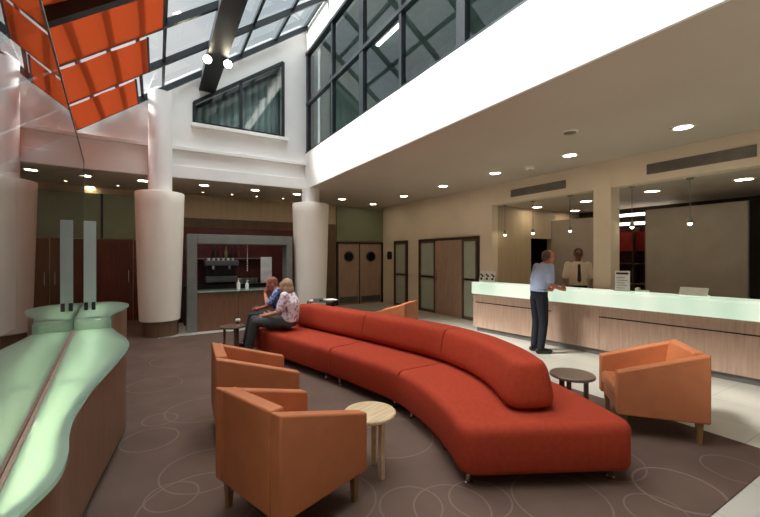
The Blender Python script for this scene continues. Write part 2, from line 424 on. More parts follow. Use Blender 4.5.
# ------------------------------------------------------------------ balcony glazing
MULL = [8.93, 7.42, 6.08, 4.80, 3.47, 2.2, .9, -.4, -1.7, -3.0]
wn = thing('window_2', 'long dark-framed internal window wall above the white balcony band', 'window', kind='structure')
ZM = 5.34
for i, y in enumerate(MULL):
    MB().box((XF + .0, y - (.035 if i != 2 and i != 4 else .075), FTOP), (XF + .09, y + (.035 if i != 2 and i != 4 else .075), GTOP)).build('mullion', 'metal_dark', wn)
MB().box((XF - .01, YN, ZM - .035), (XF + .08, YW, ZM + .035)).build('transom', 'metal_dark', wn)
MB().box((XF - .02, YN, FTOP - .01), (XF + .1, YW, FTOP + .04)).build('bottom_rail', 'metal_dark', wn)
MB().box((XF - .02, YN, GTOP - .07), (XF + .1, YW, GTOP)).build('top_rail', 'metal_dark', wn)
for i in range(len(MULL) - 1):
    for (a, b_) in ((FTOP, ZM), (ZM, GTOP)):
        MB().add([(XF + .04, MULL[i], a), (XF + .04, MULL[i + 1], a), (XF + .04, MULL[i + 1], b_), (XF + .04, MULL[i], b_)], [(0, 1, 2, 3)]).build('pane', 'glass_up', wn)
struct('wall_upstairs', MB().box((6.2, YN, CEIL + .2), (6.3, YW + .3, 7.2)).box((XF + .4, YW, CEIL + .2), (6.2, YW + .1, 7.2)), 'upper')
struct('floor_upstairs', MB().box((XF + .16, YN, FTOP - .25), (6.2, YW, FTOP - .15)), 'upper')
struct('ceiling_upstairs', MB().box((XF + .2, YN, 6.9), (6.3, YW + .1, 7.0)), 'upper')
for i, (y, z, l) in enumerate(((7.6, 6.6, 'strip light in upstairs office nearest the gable'), (5.6, 6.6, 'strip light in the middle of the upstairs office'), (3.4, 6.6, 'strip light in upstairs office farthest from the gable'))):
    t = thing('strip_light', l, 'light', (4.7, y, 6.9), group='upstairs strip lights')
    MB().box((-.05, -.55, -.08), (.05, .55, 0)).build('housing', 'lampwhite', t); MB().box((-.04, -.5, -.1), (.04, .5, -.081)).build('tube', 'strip_up', t)

# ------------------------------------------------------------------ glazed roof
rf = thing('roof', 'sloping glass roof on dark steel bars', 'roof', kind='structure')
RAFT = [8.90, 7.62, 6.35, 5.10, 3.85, 2.6, 1.35, .1, -1.15, -2.4, -3.45]
PURL = [-2.2, -1.75, -1.35, -.95, -.6, -.25, .10, .86, 1.62, 2.40, 3.12]
for i, y in enumerate(RAFT):
    big = i in (3, 7)
    hh = .26 if big else .10
    MB().bar((XL, y, roof_z(XL) - hh / 2), (XF, y, roof_z(XF) - hh / 2), .12 if big else .065, hh).build('rafter', 'metal_black' if big else 'metal_dark', rf)
for x in PURL:
    MB().bar((x, YN, roof_z(x) + .0), (x, YW, roof_z(x) + .0), .05, .08).build('purlin', 'metal_dark', rf)
xs = [XL, -1.35, -.6, .10, .86, 1.62, 2.40, XF]
struct('ceiling_rear_blocker', MB().bar((XL, (YN + .1) / 2, roof_z(XL) + .12), (XF, (YN + .1) / 2, roof_z(XF) + .12), .1 - YN, .06), 'pale')  # solid cover added behind the viewer to hold back skylight from the rear
for i in range(7):
    for j in range(len(xs) - 1):
        a, b_ = xs[j], xs[j + 1]
        MB().add([(a, RAFT[i], roof_z(a) + .05), (b_, RAFT[i], roof_z(b_) + .05), (b_, RAFT[i + 1], roof_z(b_) + .05), (a, RAFT[i + 1], roof_z(a) + .05)], [(0, 1, 2, 3)]).build('pane', 'glass_roof', rf)
bm_ = thing('beam', 'deep black steel beam under the glass roof running to the gable', 'beam', kind='structure')
XB = .93
MB().box((XB - .12, YN, roof_z(XB) - .45), (XB + .12, YW, roof_z(XB) - .12)).build('web', 'metal_black', bm_, bevel=.01)
MB().box((XB - .16, YN, roof_z(XB) - .47), (XB + .16, YW, roof_z(XB) - .43)).build('flange', 'metal_black', bm_)
for sx, lab in ((-1, 'round floodlight on the roof beam, window-side far from balcony'), (1, 'round floodlight on the roof beam, on its balcony side')):
    t = thing('floodlight', lab if sx > 0 else 'round floodlight on the roof beam, on the side of the orange blinds', 'light', (XB + sx * .17, 7.35, roof_z(XB) - .55), group='floodlights on the beam')
    MB().tube([(0, .05, .0), (0, -.06, -.02)], [.05, .085], 16).build('housing', 'metal_black', t, smooth=40)
    MB().tube([(0, -.062, -.02), (0, -.068, -.021)], [.07, .065], 16).build('lens', 'lamp', t)
    MB().bar((-sx * .05, .02, .10), (0, 0.02, 0), .03, .03, up=(0, 1, 0)).build('bracket', 'metal_black', t)
# orange blinds, one per bay
bl = [(8.90, 7.62, at_y(141, 8.2) * .0 - .32, 'lowest bay beside the gable wall'), (7.62, 6.35, -.12, 'second bay from the gable wall'), (6.35, 5.10, .08, 'third bay from the gable wall'),
      (5.10, 3.85, .1, 'fourth bay from the gable wall'), (3.85, 2.6, .1, 'fifth bay from the gable wall'), (2.6, 1.35, .1, 'sixth bay from the gable wall')]
for (ya, yb, xe, l) in bl:
    t = thing('roof_blind', 'orange fabric blind under the glass roof, ' + l, 'blind', group='orange roof blinds')
    ya, yb = ya - .02, yb + .09
    n, k = 40, 8; vs = []; fs = []
    for i in range(n + 1):
        x = XL + .05 + (xe - XL - .05) * i / n
        for j in range(k + 1):
            y = ya + (yb - ya) * j / k
            sag = -.012 * math.sin(math.pi * j / k) - .012 * abs(math.sin(i * math.pi / 8))
            vs.append((x, y, roof_z(x) - .115 + sag))
    for i in range(n):
        for j in range(k):
            fs.append((i * (k + 1) + j, (i + 1) * (k + 1) + j, (i + 1) * (k + 1) + j + 1, i * (k + 1) + j + 1))
    MB().add(vs, fs).build('fabric', 'blind', t, smooth=60)
    MB().bar((xe, ya, roof_z(xe) - .12), (xe, yb, roof_z(xe) - .12), .03, .03).build('end_bar', 'metal_dark', t)

# ------------------------------------------------------------------ columns
def column(x, y, label, full):
    t = thing('column', label, 'column', (x, y, 0), kind='structure')
    MB().lathe([(.33, .0085), (.33, .32)], n=40).build('plinth', 'brownwall', t, smooth=40)
    prof = [(.35, .305), (.365, .32)] + [(.365 + .075 * (k / 12) ** .8, .32 + 2.54 * k / 12) for k in range(1, 13)] + [(.43, 2.875), (.2, 2.875)]
    MB().lathe(prof, n=56).build('cladding', 'column', t, smooth=40)
    MB().lathe([(.215, 2.7), (.215, full)], n=40).build('shaft', 'pale', t, smooth=40)
    return t
column(.05, 8.88, 'pale tapered column between the green glass counter and the bar', roof_z(.05) - .1)
column(3.26, 8.9, 'pale tapered column under the balcony corner behind the seated pair', CEIL)

# ------------------------------------------------------------------ rear wall fittings
def panel_y(name, xa, xb, za, zb, y, m, th=.04, parent=None, **k): return MB().box((xa, y - th, za), (xb, y, zb)).build(name, m, parent, **k)
struct('trim_3', MB().box((.2, YB - .05, 0), (4.3, YB, 2.62)), 'brownwall')
xa, xb = at_y(80, YB), at_y(137, YB)
wn = thing('window_3', 'dark sage glass transom on the rear wall left of the pale column', 'window', kind='structure')
panel_y('pane', xa - .8, .2, 2.02, 3.1, YB, 'green', parent=wn)
for xx in (xa - .8, xa + .4, .2 - .04): panel_y('mullion', xx, xx + .05, 2.02, 3.1, YB - .03, 'metal_dark', .03, wn)
dn = thing('door_1', 'red-brown double door on the rear wall left of the pale column', 'door', kind='structure')
for k in range(2):
    a = -1.25 + .74 * k
    lf = panel_y('door_leaf', a, a + .72, 0, 2.0, YB, 'door_red', parent=dn, bevel=.01)
    MB().tube([(a + (.64 if k == 0 else .08), YB - .09, .95), (a + (.64 if k == 0 else .08), YB - .09, 1.25)], .012).build('door_handle', 'chrome', lf)
panel_y('door_frame', -1.4, -1.26, 0, 2.02, YB, 'darkwall', .06, dn); panel_y('door_frame', .22, .34, 0, 2.02, YB, 'darkwall', .06, dn)
# porthole doors
dn = thing('door_2', 'pair of brown swing doors with round portholes on the rear wall', 'door', kind='structure')
pa, pb = at_y(336, YB), at_y(382, YB); pm = at_y(359, YB)
for (a, b_) in ((pa + .06, pm - .02), (pm + .02, pb - .06)):
    lf = panel_y('door_leaf', a, b_, 0, 2.0, YB, 'door', parent=dn, bevel=.008)
    c = (a + b_) / 2
    pl = MB(); pl.tube([(c, YB - .05, 1.58), (c, YB - .035, 1.58)], .145, 28); pl.build('porthole', 'darkglass', lf)
    g = MB(); g.tube([(c + .165 * math.cos(q * math.pi / 16), YB - .045, 1.58 + .165 * math.sin(q * math.pi / 16)) for q in range(33)], .015, 8); g.build('porthole_ring', 'metal_black', lf, smooth=50)
    panel_y('kick_plate', a + .04, b_ - .04, .06, .26, YB - .041, 'steel', .004, lf)
fr = MB().box((pa, YB - .07, 0), (pa + .06, YB, 2.06)).box((pb - .06, YB - .07, 0), (pb, YB, 2.06)).box((pa, YB - .07, 2.0), (pb, YB, 2.06)).box((pm - .02, YB - .03, 0), (pm + .02, YB, 2.0))
fr.build('door_frame', 'darkwall', dn)
struct('trim_4', MB().box((pa, YB - .05, 2.1), (pb, YB, CEIL - .05)), 'green', 'sage green painted panel above the porthole doors', 'panel')
struct('trim_5', MB().box((4.3, YB - .06, 0), (pa - .02, YB, 2.62)), 'brownwall')
# doors on the right wall
def door_right(px0, px1, zt, name, label, layout):
    d = thing(name, label, 'door', kind='structure')
    ya, yb = at_x(px0, XW), at_x(px1, XW)            # ya farther
    MB().box((XW - .05, yb - .06, 0), (XW, yb, zt + .07)).box((XW - .05, ya, 0), (XW, ya + .06, zt + .07)).box((XW - .05, yb, zt), (XW, ya, zt + .07)).build('door_frame', 'darkwall', d)
    for (fa, fb, kind) in layout:
        y0, y1 = ya + (yb - ya) * fa, ya + (yb - ya) * fb
        if kind == 'leaf':
            lf = MB().box((XW - .045, y0, 0), (XW, y1, zt)).build('door_leaf', 'door', d, bevel=.006)
            MB().tube([(XW - .09, y0 - .12, .95), (XW - .09, y0 - .12, 1.2)], .012).build('door_handle', 'chrome', lf)
        else:
            g = MB()
            for (za, zb) in ((.08, .98), (1.04, zt - .05)):
                MB().box((XW - .03, y0 - .05, za), (XW, y1 + .05, zb)).build('pane', 'door_frost', d)
            g.box((XW - .045, y0, .98), (XW, y1, 1.04)).box((XW - .045, y0 - .05, 0), (XW, y0, zt)).box((XW - .045, y1, 0), (XW, y1 + .05, zt)).box((XW - .045, y0, 0), (XW, y1, .08)).box((XW - .045, y0, zt - .05), (XW, y1, zt))
            g.build('sash', 'brownwall', d)
            MB().box((XW - .07, y0 - .12, .99), (XW - .045, y1 + .12, 1.03)).build('push_bar', 'metal_black', d)
    return d
door_right(421, 478, 2.02, 'door_3', 'brown door between two frosted glass side panels left of the reception desk', [(0, .30, 'glass'), (.31, .77, 'leaf'), (.78, 1, 'glass')])
door_right(396, 407, 2.02, 'door_4', 'narrow frosted glass door beside the dark wall sconce', [(0, 1, 'glass')])
y = at_x(391, XW)
t = thing('wall_sconce', 'small dark wall sconce beside the narrow glass door', 'lamp', (XW, y, 1.62))
MB().box((-.03, -.06, -.12), (0, .06, .12)).build('backplate', 'metal_black', t); MB().lathe([(.05, -.13), (.07, .0), (.05, .13)], (-.08, 0, 0), 16).build('shade', 'metal_black', t, smooth=40)

# ------------------------------------------------------------------ niche
yp0, yp1 = at_x(594, XW), at_x(617, XW + .05)
struct('pillar', MB().box((XW - .02, yp0 - .30, 0), (XW + .26, yp0, NC + .3)), 'cream', 'square cream pillar rising behind the reception desk', 'pillar')
XP = 8.7
for (a, b_, zt, l) in ((at_x(747, XP), at_x(646, XP), 2.55, 'wide taupe screen panel behind the reception desk beside the back office gap'), (at_x(612, XP), at_x(552, XP), 2.5, 'narrower taupe screen panel behind the man in the tie')):
    t = thing('screen_panel', l, 'panel', (XP, 0, 0))
    MB().box((0, a, 0), (.06, b_, zt)).build('board', 'taupe', t, bevel=.006)
    MB().box((.0, a - .02, 0), (.07, a, zt)).build('edge_post', 'metal_grey', t); MB().box((.0, b_, 0), (.07, b_ + .02, zt)).build('edge_post', 'metal_grey', t)
# back office seen through the gap
t = thing('shelf_unit', 'dark red shelf unit in the back office gap between the taupe panels', 'shelf', (NX - .35, 4.75, 0))
MB().box((.3, -1.0, 0), (.34, 1.0, 2.3)).build('back_board', 'darkred', t)
for yy in (-1.0, -.02, .96): MB().box((0, yy, 0), (.3, yy + .04, 2.3)).build('side_panel', 'wood_dark', t)
for zz in (.02, .5, .92, 1.4): MB().box((0, -.96, zz), (.3, .96, zz + .03)).build('shelf', 'wood_dark' if zz != .92 else 'yellow', t)
MB().box((.1, -.96, 1.72), (.3, .96, 2.18)).build('fascia_board', 'red', t)
for k, (z, l) in enumerate(((2.64, 'upper white strip light in the back office gap'), (2.42, 'lower white strip light in the back office gap'))):
    s = thing('wall_mounted_strip_light', l, 'light', (NX - .062, 4.75, z - .02), group='back office strip lights')
    MB().box((-.02, -.8, -.04), (.06, .8, .04)).build('housing', 'lampwhite', s); MB().box((-.035, -.78, -.03), (-.021, .78, .03)).build('tube', 'strip', s)
for k, (yy, zz, h) in enumerate(((-.6, .95, .3), (-.5, .95, .26), (-.38, .95, .3), (.1, .95, .24), (.2, .95, .28))):
    tag(MB().box((NX - .32, 4.75 + yy, .951), (NX - .08, 4.75 + yy + .07, .95 + h)).build('box_file', 'metal_dark', bevel=.004), 'dark box file upright on the back office shelf', 'file', 'box files on the back office shelf')

# ------------------------------------------------------------------ reception desk
DA, DB = Vector((5.83, 5.96, 0)), Vector((6.32, 1.60, 0))
du = (DB - DA).normalized(); DL = 5.7
desk = thing('reception_desk', 'long oak reception desk with glowing pale green glass top', 'desk', DA, angle_of(du))
def desk_s(px):                                   # distance along the desk for an image column
    r = _ray(px); den = r.x * du.y - r.y * du.x
    tt = (DA.x * du.y - DA.y * du.x) / den
    return (Vector((r.x * tt, r.y * tt, 0)) - DA).dot(du)
s1, s2 = desk_s(551), desk_s(599)
MB().box((0, 0, .10), (s2 - .003, .03, .80)).build('front_panel', 'oak', desk); MB().box((s2 + .003, 0, .10), (DL, .03, .80)).build('front_panel', 'oak', desk)
MB().box((0, .031, .10), (.03, .60, .80)).build('end_panel', 'oak', desk)
MB().box((.05, .06, 0), (DL, .09, .10)).build('toe_kick', 'toe', desk)
MB().box((.06, -.004, .615), (s1, .004, .632)).build('groove', 'black', desk); MB().box((s2, -.004, .615), (DL, .004, .632)).build('groove', 'black', desk)
MB().box((.03, .031, .70), (DL, .58, .735)).build('worktop', 'oak', desk)
# backlit glass: soft panel-to-panel variation in the light behind it
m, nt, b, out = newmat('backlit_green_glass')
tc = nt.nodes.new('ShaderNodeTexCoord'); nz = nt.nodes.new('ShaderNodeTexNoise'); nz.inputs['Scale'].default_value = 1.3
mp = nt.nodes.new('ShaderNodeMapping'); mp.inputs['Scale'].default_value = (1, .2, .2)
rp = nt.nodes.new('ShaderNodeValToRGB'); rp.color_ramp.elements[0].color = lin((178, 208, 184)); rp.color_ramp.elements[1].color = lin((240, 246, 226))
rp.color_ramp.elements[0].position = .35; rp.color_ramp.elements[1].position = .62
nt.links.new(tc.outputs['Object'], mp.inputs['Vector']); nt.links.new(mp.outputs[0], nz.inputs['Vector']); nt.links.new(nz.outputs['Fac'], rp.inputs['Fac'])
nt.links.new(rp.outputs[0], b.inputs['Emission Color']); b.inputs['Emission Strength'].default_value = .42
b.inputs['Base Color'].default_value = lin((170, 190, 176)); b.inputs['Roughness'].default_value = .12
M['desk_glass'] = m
MB().box((-.02, -.03, .80), (DL, -.005, 1.02)).build('glass_front', 'desk_glass', desk, bevel=.004)
MB().box((-.02, -.03, 1.021), (DL, .33, 1.045)).build('glass_top', 'desk_glass', desk, bevel=.004)
MB().box((0, .30, .735), (DL, .33, 1.02)).build('inner_panel', 'oak', desk)
def on_desk(s, y, z=1.046):
    nv = Vector((-du.y, du.x, 0)); p = DA + du * s + nv * y; return Vector((p.x, p.y, z))
DR = angle_of(du)
# brochure holder, leaflet holder, desk phone, white sign
for k in range(3):
    s = desk_s(478 + 5.5 * k)
    t = thing('brochure_card', ('white brochure card on the desk end, ' + ('nearest the brown door', 'middle of the three', 'nearest the standing man')[k]), 'brochure', on_desk(max(.05, s), .10), DR, 'brochure cards on the desk end')
    MB().add([(-.055, 0, 0), (.055, 0, 0), (.055, .05, .24), (-.055, .05, .24), (-.055, .004, 0), (.055, .004, 0), (.055, .054, .24), (-.055, .054, .24)],
             [(0, 1, 2, 3), (7, 6, 5, 4), (0, 4, 5, 1), (1, 5, 6, 2), (2, 6, 7, 3), (3, 7, 4, 0)]).build('card', 'paper', t)
    q = MB()
    for (dx, zz, r) in ((-.02, .16, .022), (.02, .13, .026), (0, .07, .03)):
        q.tube([(dx, .05 * zz / .24 - .002, zz), (dx, .05 * zz / .24 - .0045, zz)], r, 12)
    q.build('print', 'ink', t)
    MB().box((-.04, .055, 0), (.04, .10, .006)).build('foot', 'paper', t)
s = desk_s(618.5)
t = thing('leaflet_holder', 'tall white leaflet holder on the desk in front of the pillar', 'leaflet holder', on_desk(s, .14), DR)
MB().box((-.105, 0, 0), (.105, .006, .32)).build('sheet', 'paper', t); MB().box((-.11, -.03, 0), (.11, .06, .012)).build('foot', 'plastic_white', t)
q = MB()
q.box((-.085, -.002, .265), (.085, 0, .295))
for k in range(5): q.box((-.08, -.002, .05 + .04 * k), (.04 + .03 * (k % 2), 0, .056 + .04 * k))
q.build('print', 'ink', t)
t = thing('desk_phone', 'small white desk phone beside the leaflet holder', 'phone', on_desk(desk_s(636), .24), DR)
MB().box((-.08, -.06, 0), (.08, .06, .03)).build('base', 'plastic_white', t, bevel=.008); MB().box((-.085, -.05, .031), (-.035, .05, .065)).build('handset', 'plastic_white', t, bevel=.012)
t = thing('desk_monitor', 'low white screen lying open on the desk before the wide taupe panel', 'screen', on_desk(desk_s(688), .20), DR)
MB().add([(-.16, .0, 0), (.16, .0, 0), (.16, .08, .11), (-.16, .08, .11), (-.16, .02, 0), (.16, .02, 0), (.16, .1, .11), (-.16, .1, .11)],
         [(0, 1, 2, 3), (7, 6, 5, 4), (0, 4, 5, 1), (1, 5, 6, 2), (2, 6, 7, 3), (3, 7, 4, 0)]).build('lid', 'plastic_white', t, bevel=.004)
MB().box((-.16, .1, 0), (.16, .128, .012)).build('base', 'plastic_white', t)

# pendant lamps over the desk
PZ = 2.13
for k, x in enumerate((690, 632, 570, 533, 505)):
    Y = at_x(x, 7.0)
    l = ('first small pendant lamp over the desk, before the wide taupe panel', 'second small pendant lamp, before the back office gap', 'third small pendant lamp, above the man in the tie', 'fourth small pendant lamp, over the dark doorway', 'fifth small pendant lamp, near the tan end wall')[k]
    t = thing('pendant_lamp', l, 'lamp', (7.0, Y, NC), group='pendant lamps over the desk')
    MB().lathe([(.05, -.02), (.05, 0)], n=20).build('ceiling_rose', 'metal_grey', t)
    MB().tube([(0, 0, -.02), (0, 0, PZ - NC + .06)], .006, 8).build('cord', 'metal_grey', t)
    MB().lathe([(.012, PZ - NC + .06), (.03, PZ - NC + .04), (.032, PZ - NC - .03)], n=16).build('lamp_holder', 'metal_grey', t, smooth=50)
    MB().ball((0, 0, PZ - NC - .03), (.03, .03, .035)).build('bulb', 'pendant', t, smooth=80)

# ------------------------------------------------------------------ ceiling fittings
def downlight(p, label, group, r=.10, m='lamp', energy=0):
    t = thing('ceiling_downlight', label, 'light', p, group=group)
    MB().lathe([(r, -.012), (r * 1.28, -.010), (r * 1.32, 0), (r, 0)], n=28, cap=False).build('trim_ring', 'lampwhite', t, smooth=50)
    MB().lathe([(r * .98, -.006), (r * .98, -.001)], n=28).build('lamp', m, t)
    return t
ORD = ['the one nearest above the reception desk', 'second along the row', 'third along the row', 'fourth along the row', 'fifth along the row, near the narrow door', 'sixth along the row, near the porthole doors']
for k, (x, y) in enumerate(((683, 127), (570, 155), (495, 173), (443, 186), (404, 196), (373, 204))):
    downlight(at_z(x, y, CEIL), 'round warm downlight in the lounge ceiling, ' + ORD[k], 'lounge ceiling downlights')
downlight(at_z(342, 199, CEIL), 'round warm downlight in the ceiling right of the balcony-corner column', 'lounge ceiling downlights')
NL = ['over the desk by the picture edge', 'before the wide taupe panel', 'just left of the pillar, higher one', 'over the standing man', 'behind the pillar, lower one']
for k, (x, y) in enumerate(((744, 179), (652, 191), (586, 201), (537, 207), (575, 210.5))):
    downlight(at_z(x, y, NC), 'round downlight in the reception niche ceiling, ' + NL[k], 'reception niche downlights', r=.11)
for k, (x, y, l) in enumerate(((204, 185, 'over the bar, nearest the pale column'), (255, 190, 'over the middle of the bar'), (297, 194, 'beside the balcony-corner column'), (143, 180.5, 'left of the first column shaft'), (90, 187, 'farthest left, rear one'), (85, 175.5, 'farthest left, front one'))):
    downlight(at_z(x, y, CEIL), 'round downlight in the low gallery ceiling, ' + l, 'gallery downlights')
for k, (x, l) in enumerate(((203, 'first'), (232, 'second'), (257, 'third'), (283, 'fourth'), (118, 'left-end'))):
    X = at_y(x, 10.7)
    downlight(Vector((X, 10.7, CEIL)), (f'tiny spot at the rear of the gallery ceiling, {l} one right of the pale column' if x > 150 else 'tiny spot at the rear of the gallery ceiling, left of the pale column'), 'tiny gallery spots', r=.03, m='lamp_small')
for (xa, xb, za, zb, l) in ((647, 757, 2.90, 3.06, 'long grey air grille on the lintel over the reception desk'), (511, 566, 2.90, 3.06, 'short grey air grille on the wall left of the pillar')):
    ya, yb = at_x(xb, XW), at_x(xa, XW)
    t = thing('air_grille', l, 'vent', (XW, 0, 0))
    MB().box((-.012, ya, za), (0, yb, zb)).build('frame', 'grille', t)
    sl = MB()
    for k in range(6): sl.box((-.022, ya + .02, za + .012 + .024 * k), (-.0125, yb - .02, za + .022 + .024 * k))
    sl.build('slats', 'grille', t)
p = at_z(530, 167, CEIL)
t = thing('smoke_detector', 'round smoke detector on the ceiling between two downlights', 'detector', p)
MB().lathe([(.05, -.05), (.085, -.035), (.09, 0)], n=24).build('housing', 'lampwhite', t, smooth=40); MB().lathe([(.03, -.055), (.03, -.05)], n=16).build('sensor', 'grille', t)
p = at_z(570, 132, CEIL)
t = thing('ceiling_speaker', 'small flat grey ceiling speaker above the second downlight', 'speaker', p)
MB().lathe([(.09, -.012), (.1, 0)], n=24).build('rim', 'lampwhite', t); MB().lathe([(.08, -.016), (.08, -.012)], n=24).build('mesh_cover', 'grille', t)

# ------------------------------------------------------------------ bar
BX0, BX1, BY = .53, 2.76, 8.78
t = thing('bar_surround', 'grey metal portal frame around the glazed bar opening', 'frame', (0, BY, 0))
MB().box((BX0, 0, 0), (BX0 + .19, .35, 2.06)).build('post', 'metal_grey', t, bevel=.006)
MB().box((BX1 - .14, 0, 0), (BX1, .35, 2.06)).build('post', 'metal_grey', t, bevel=.006)
MB().box((BX0 + .191, 0, 1.86), (BX1 - .141, .35, 2.06)).build('lintel', 'metal_grey', t, bevel=.006)
t = thing('bar_counter', 'brown wood bar counter with thin green glass top', 'counter', (0, BY + .03, 0))
xm = (BX0 + BX1) / 2 - .1
MB().box((BX0 + .195, 0, 0), (xm - .004, .05, .825)).build('front_panel', 'oak_dark', t); MB().box((xm + .004, 0, 0), (BX1 - .145, .05, .825)).build('front_panel', 'oak_dark', t)
MB().box((BX0 + .195, -.05, .826), (BX1 - .145, .45, .85)).build('glass_top', 'counter_glass', t, bevel=.003)
MB().box((BX0 + .195, .06, .06), (BX1 - .145, .45, .825)).build('carcass', 'darkwall', t)
CT = .851
def bottle(x, label, h):
    b = thing('pump_bottle', label, 'bottle', (x, BY + .08, CT), group='white pump bottles')
    MB().lathe([(.038, 0), (.04, .01), (.04, h * .55), (.03, h * .65), (.012, h * .7), (.012, h * .78)], n=18).build('bottle_body', 'plastic_white', b, smooth=40)
    MB().lathe([(.016, h * .781), (.016, h * .86), (.005, h * .87), (.005, h * .95)], n=12).build('pump', 'plastic_white', b, smooth=40)
    MB().bar((-.01, 0, h * .97), (.045, 0, h * .96), .014, .014).build('nozzle', 'plastic_white', children(b)[-1])
bottle(at_y(238.5, BY + .08), 'taller white pump bottle on the bar counter', .25)
bottle(at_y(247, BY + .08), 'shorter white pump bottle on the bar counter', .20)
# back bar
struct('wall_bar', MB().box((BX0 - .2, BY + 1.45, 0), (BX1 + .6, BY + 1.5, 2.3)), 'darkred')
t = thing('back_counter', 'dark back counter inside the bar carrying the coffee machine', 'counter', (0, BY + .95, 0))
MB().box((BX0, 0, 0), (BX1 - .2, .48, .88)).build('carcass', 'darkwall', t); MB().box((BX0, -.02, .881), (BX1 - .2, .48, .91)).build('counter_top', 'metal_black', t)
cm = thing('coffee_machine', 'steel coffee machine with cups on top inside the dark bar', 'coffee machine', (at_y(221, BY + 1.15), BY + 1.16, .912))
MB().box((-.36, -.2, .06), (.36, .2, .20)).build('base', 'steel', cm, bevel=.01); MB().box((-.36, .0, .201), (.36, .2, .45)).build('back_body', 'metal_black', cm, bevel=.01)
MB().box((-.38, -.2, .451), (.38, .2, .58)).build('head', 'steel', cm, bevel=.015)
for k in range(4): MB().lathe([(.02, 0), (.02, .06)], (-.3 + .2 * k, (-.15 if k % 2 else .15), 0), 10).build('foot', 'metal_black', cm)
for k in (-.18, .18):
    gh = MB().lathe([(.04, .37), (.04, .45)], (k, -.1, 0), 14).build('group_head', 'chrome', cm); MB().bar((k, -.12, .37), (k, -.26, .35), .02, .02).build('portafilter', 'metal_black', gh)
for k in range(6):
    cc = MB().lathe([(.025, 0), (.036, .06), (.033, .06), (.022, .006)], n=14).build('coffee_cup', 'plastic_white', smooth=40)
    cc.location = (cm.location.x - .28 + .11 * k, BY + 1.14, .912 + .581)
    tag(cc, 'white coffee cup standing on top of the coffee machine', 'cup', 'cups on the coffee machine')
g0 = None
for k in range(7):
    gx = at_y(233 + 2.6 * k, BY + 1.0)
    gg = MB().lathe([(.03, 0), (.034, .14), (.031, .14), (.027, .005)], n=12).build('drinking_glass', 'metal_grey', smooth=40)
    gg.location = (gx + .19, BY + 1.02 + .05 * (k % 2), .912)
    tag(gg, 'grey drinking glass in the row on the dark back counter', 'glass', 'glasses on the back counter')
for k in range(5):
    bx = at_y(214 + 6 * k, BY + 1.35)
    bb = thing('drink_bottle', 'dark bottle standing on the shelf behind the coffee machine', 'bottle', (bx, BY + 1.36, 1.551), group='bottles on the bar shelf')
    MB().lathe([(.034, 0), (.036, .16), (.014, .21), (.014, .27)], n=14).build('bottle_body', ('metal_black', 'darkred', 'green')[k % 3], bb, smooth=40)
    MB().lathe([(.016, .271), (.016, .295)], n=10).build('cap', 'steel', bb)
tag(MB().box((BX0 + .1, BY + 1.27, 1.52), (BX1 - .3, BY + 1.45, 1.55)).build('bar_shelf', 'metal_grey'), 'grey wall shelf with bottles behind the coffee machine', 'shelf')
bx = at_y(267, BY + .9)
t = thing('menu_board', 'tall white board standing on the back counter at the right of the bar', 'board', (bx, BY + .97, .912))
MB().box((-.14, 0, 0), (.14, .02, .66)).build('board', 'paper', t, bevel=.03); MB().box((-.12, -.02, 0), (.12, .06, .012)).build('foot', 'metal_black', t)
bxs = at_y(247, BY + .2)
t = thing('hanging_chain', 'string of small white beads hanging in the bar opening', 'chain', (bxs, BY + .15, 1.852))
q = MB()
for k in range(11): q.ball((0, 0, -.03 - .055 * k), .013, 8, 6)
q.tube([(0, 0, 0), (0, 0, -.6)], .003, 6)
q.build('beads', 'plastic_white', t)

# ------------------------------------------------------------------ left glass screen and green counter
GD = .317
gdir, gn = Vector((-.5814, .8136)), Vector((.8136, .5814))       # along the screen, away from it (lat, depth)
def gp(t, w_, z=0.0):
    p = gdir * t + gn * (w_ - GD)
    return cam(p.x, p.y, z)
g_o = gp(0, 0); g_dir = (gp(1, 0) - g_o)
GR = angle_of(g_dir)                                          # local x along, local -y = towards the lounge
t = thing('glass_screen', 'tall frameless glass screen standing on the green counter', 'glass screen', g_o, GR)
MB().add([(1.05, 0, .80), (7.2, 0, .80), (7.2, 0, 3.02), (1.05, 0, 3.02)], [(0, 1, 2, 3)]).build('pane', 'glass_screen', t)
MB().box((1.05, -.006, 3.02), (7.2, .006, 3.035)).build('top_rail', 'metal_grey', t)
MB().box((7.2, -.006, .93), (7.21, .006, 3.035)).build('end_edge', 'metal_grey', t)
MB().box((1.05, -.016, .8006), (5.18, -.002, .812)).build('bottom_rail', 'door', t)
def smooth_curve(P, n=10):
    P = [Vector(p) for p in P]; out = []
    for i in range(len(P) - 1):
        a, b_, c_, d_ = P[max(i - 1, 0)], P[i], P[i + 1], P[min(i + 2, len(P) - 1)]
        for k in range(n):
            u = k / n
            out.append(.5 * ((2 * b_) + (c_ - a) * u + (2 * a - 5 * b_ + 4 * c_ - d_) * u * u + (3 * b_ - a - 3 * c_ + d_) * u ** 3))
    out.append(P[-1]); return out
ct = thing('glass_counter', 'wavy brown counter with glowing green glass top beside the glass screen', 'counter', g_o, GR)
low = smooth_curve([(1.42, .03), (1.60, .09), (1.78, .160), (1.97, .18), (2.2, .17), (2.5, .18), (2.95, .245), (3.53, .365), (4.03, .455), (4.45, .445), (4.85, .38), (5.2, .33)])
upp = smooth_curve([(5.2, .32), (5.6, .37), (6.0, .48), (6.4, .535), (6.75, .46), (6.95, .30), (7.0, .02)])
def offs(c, d):
    out = []
    for i, p in enumerate(c):
        t_ = (c[min(i + 1, len(c) - 1)] - c[max(i - 1, 0)]).normalized()
        out.append(p + Vector((t_.y, -t_.x)) * d)
    return out
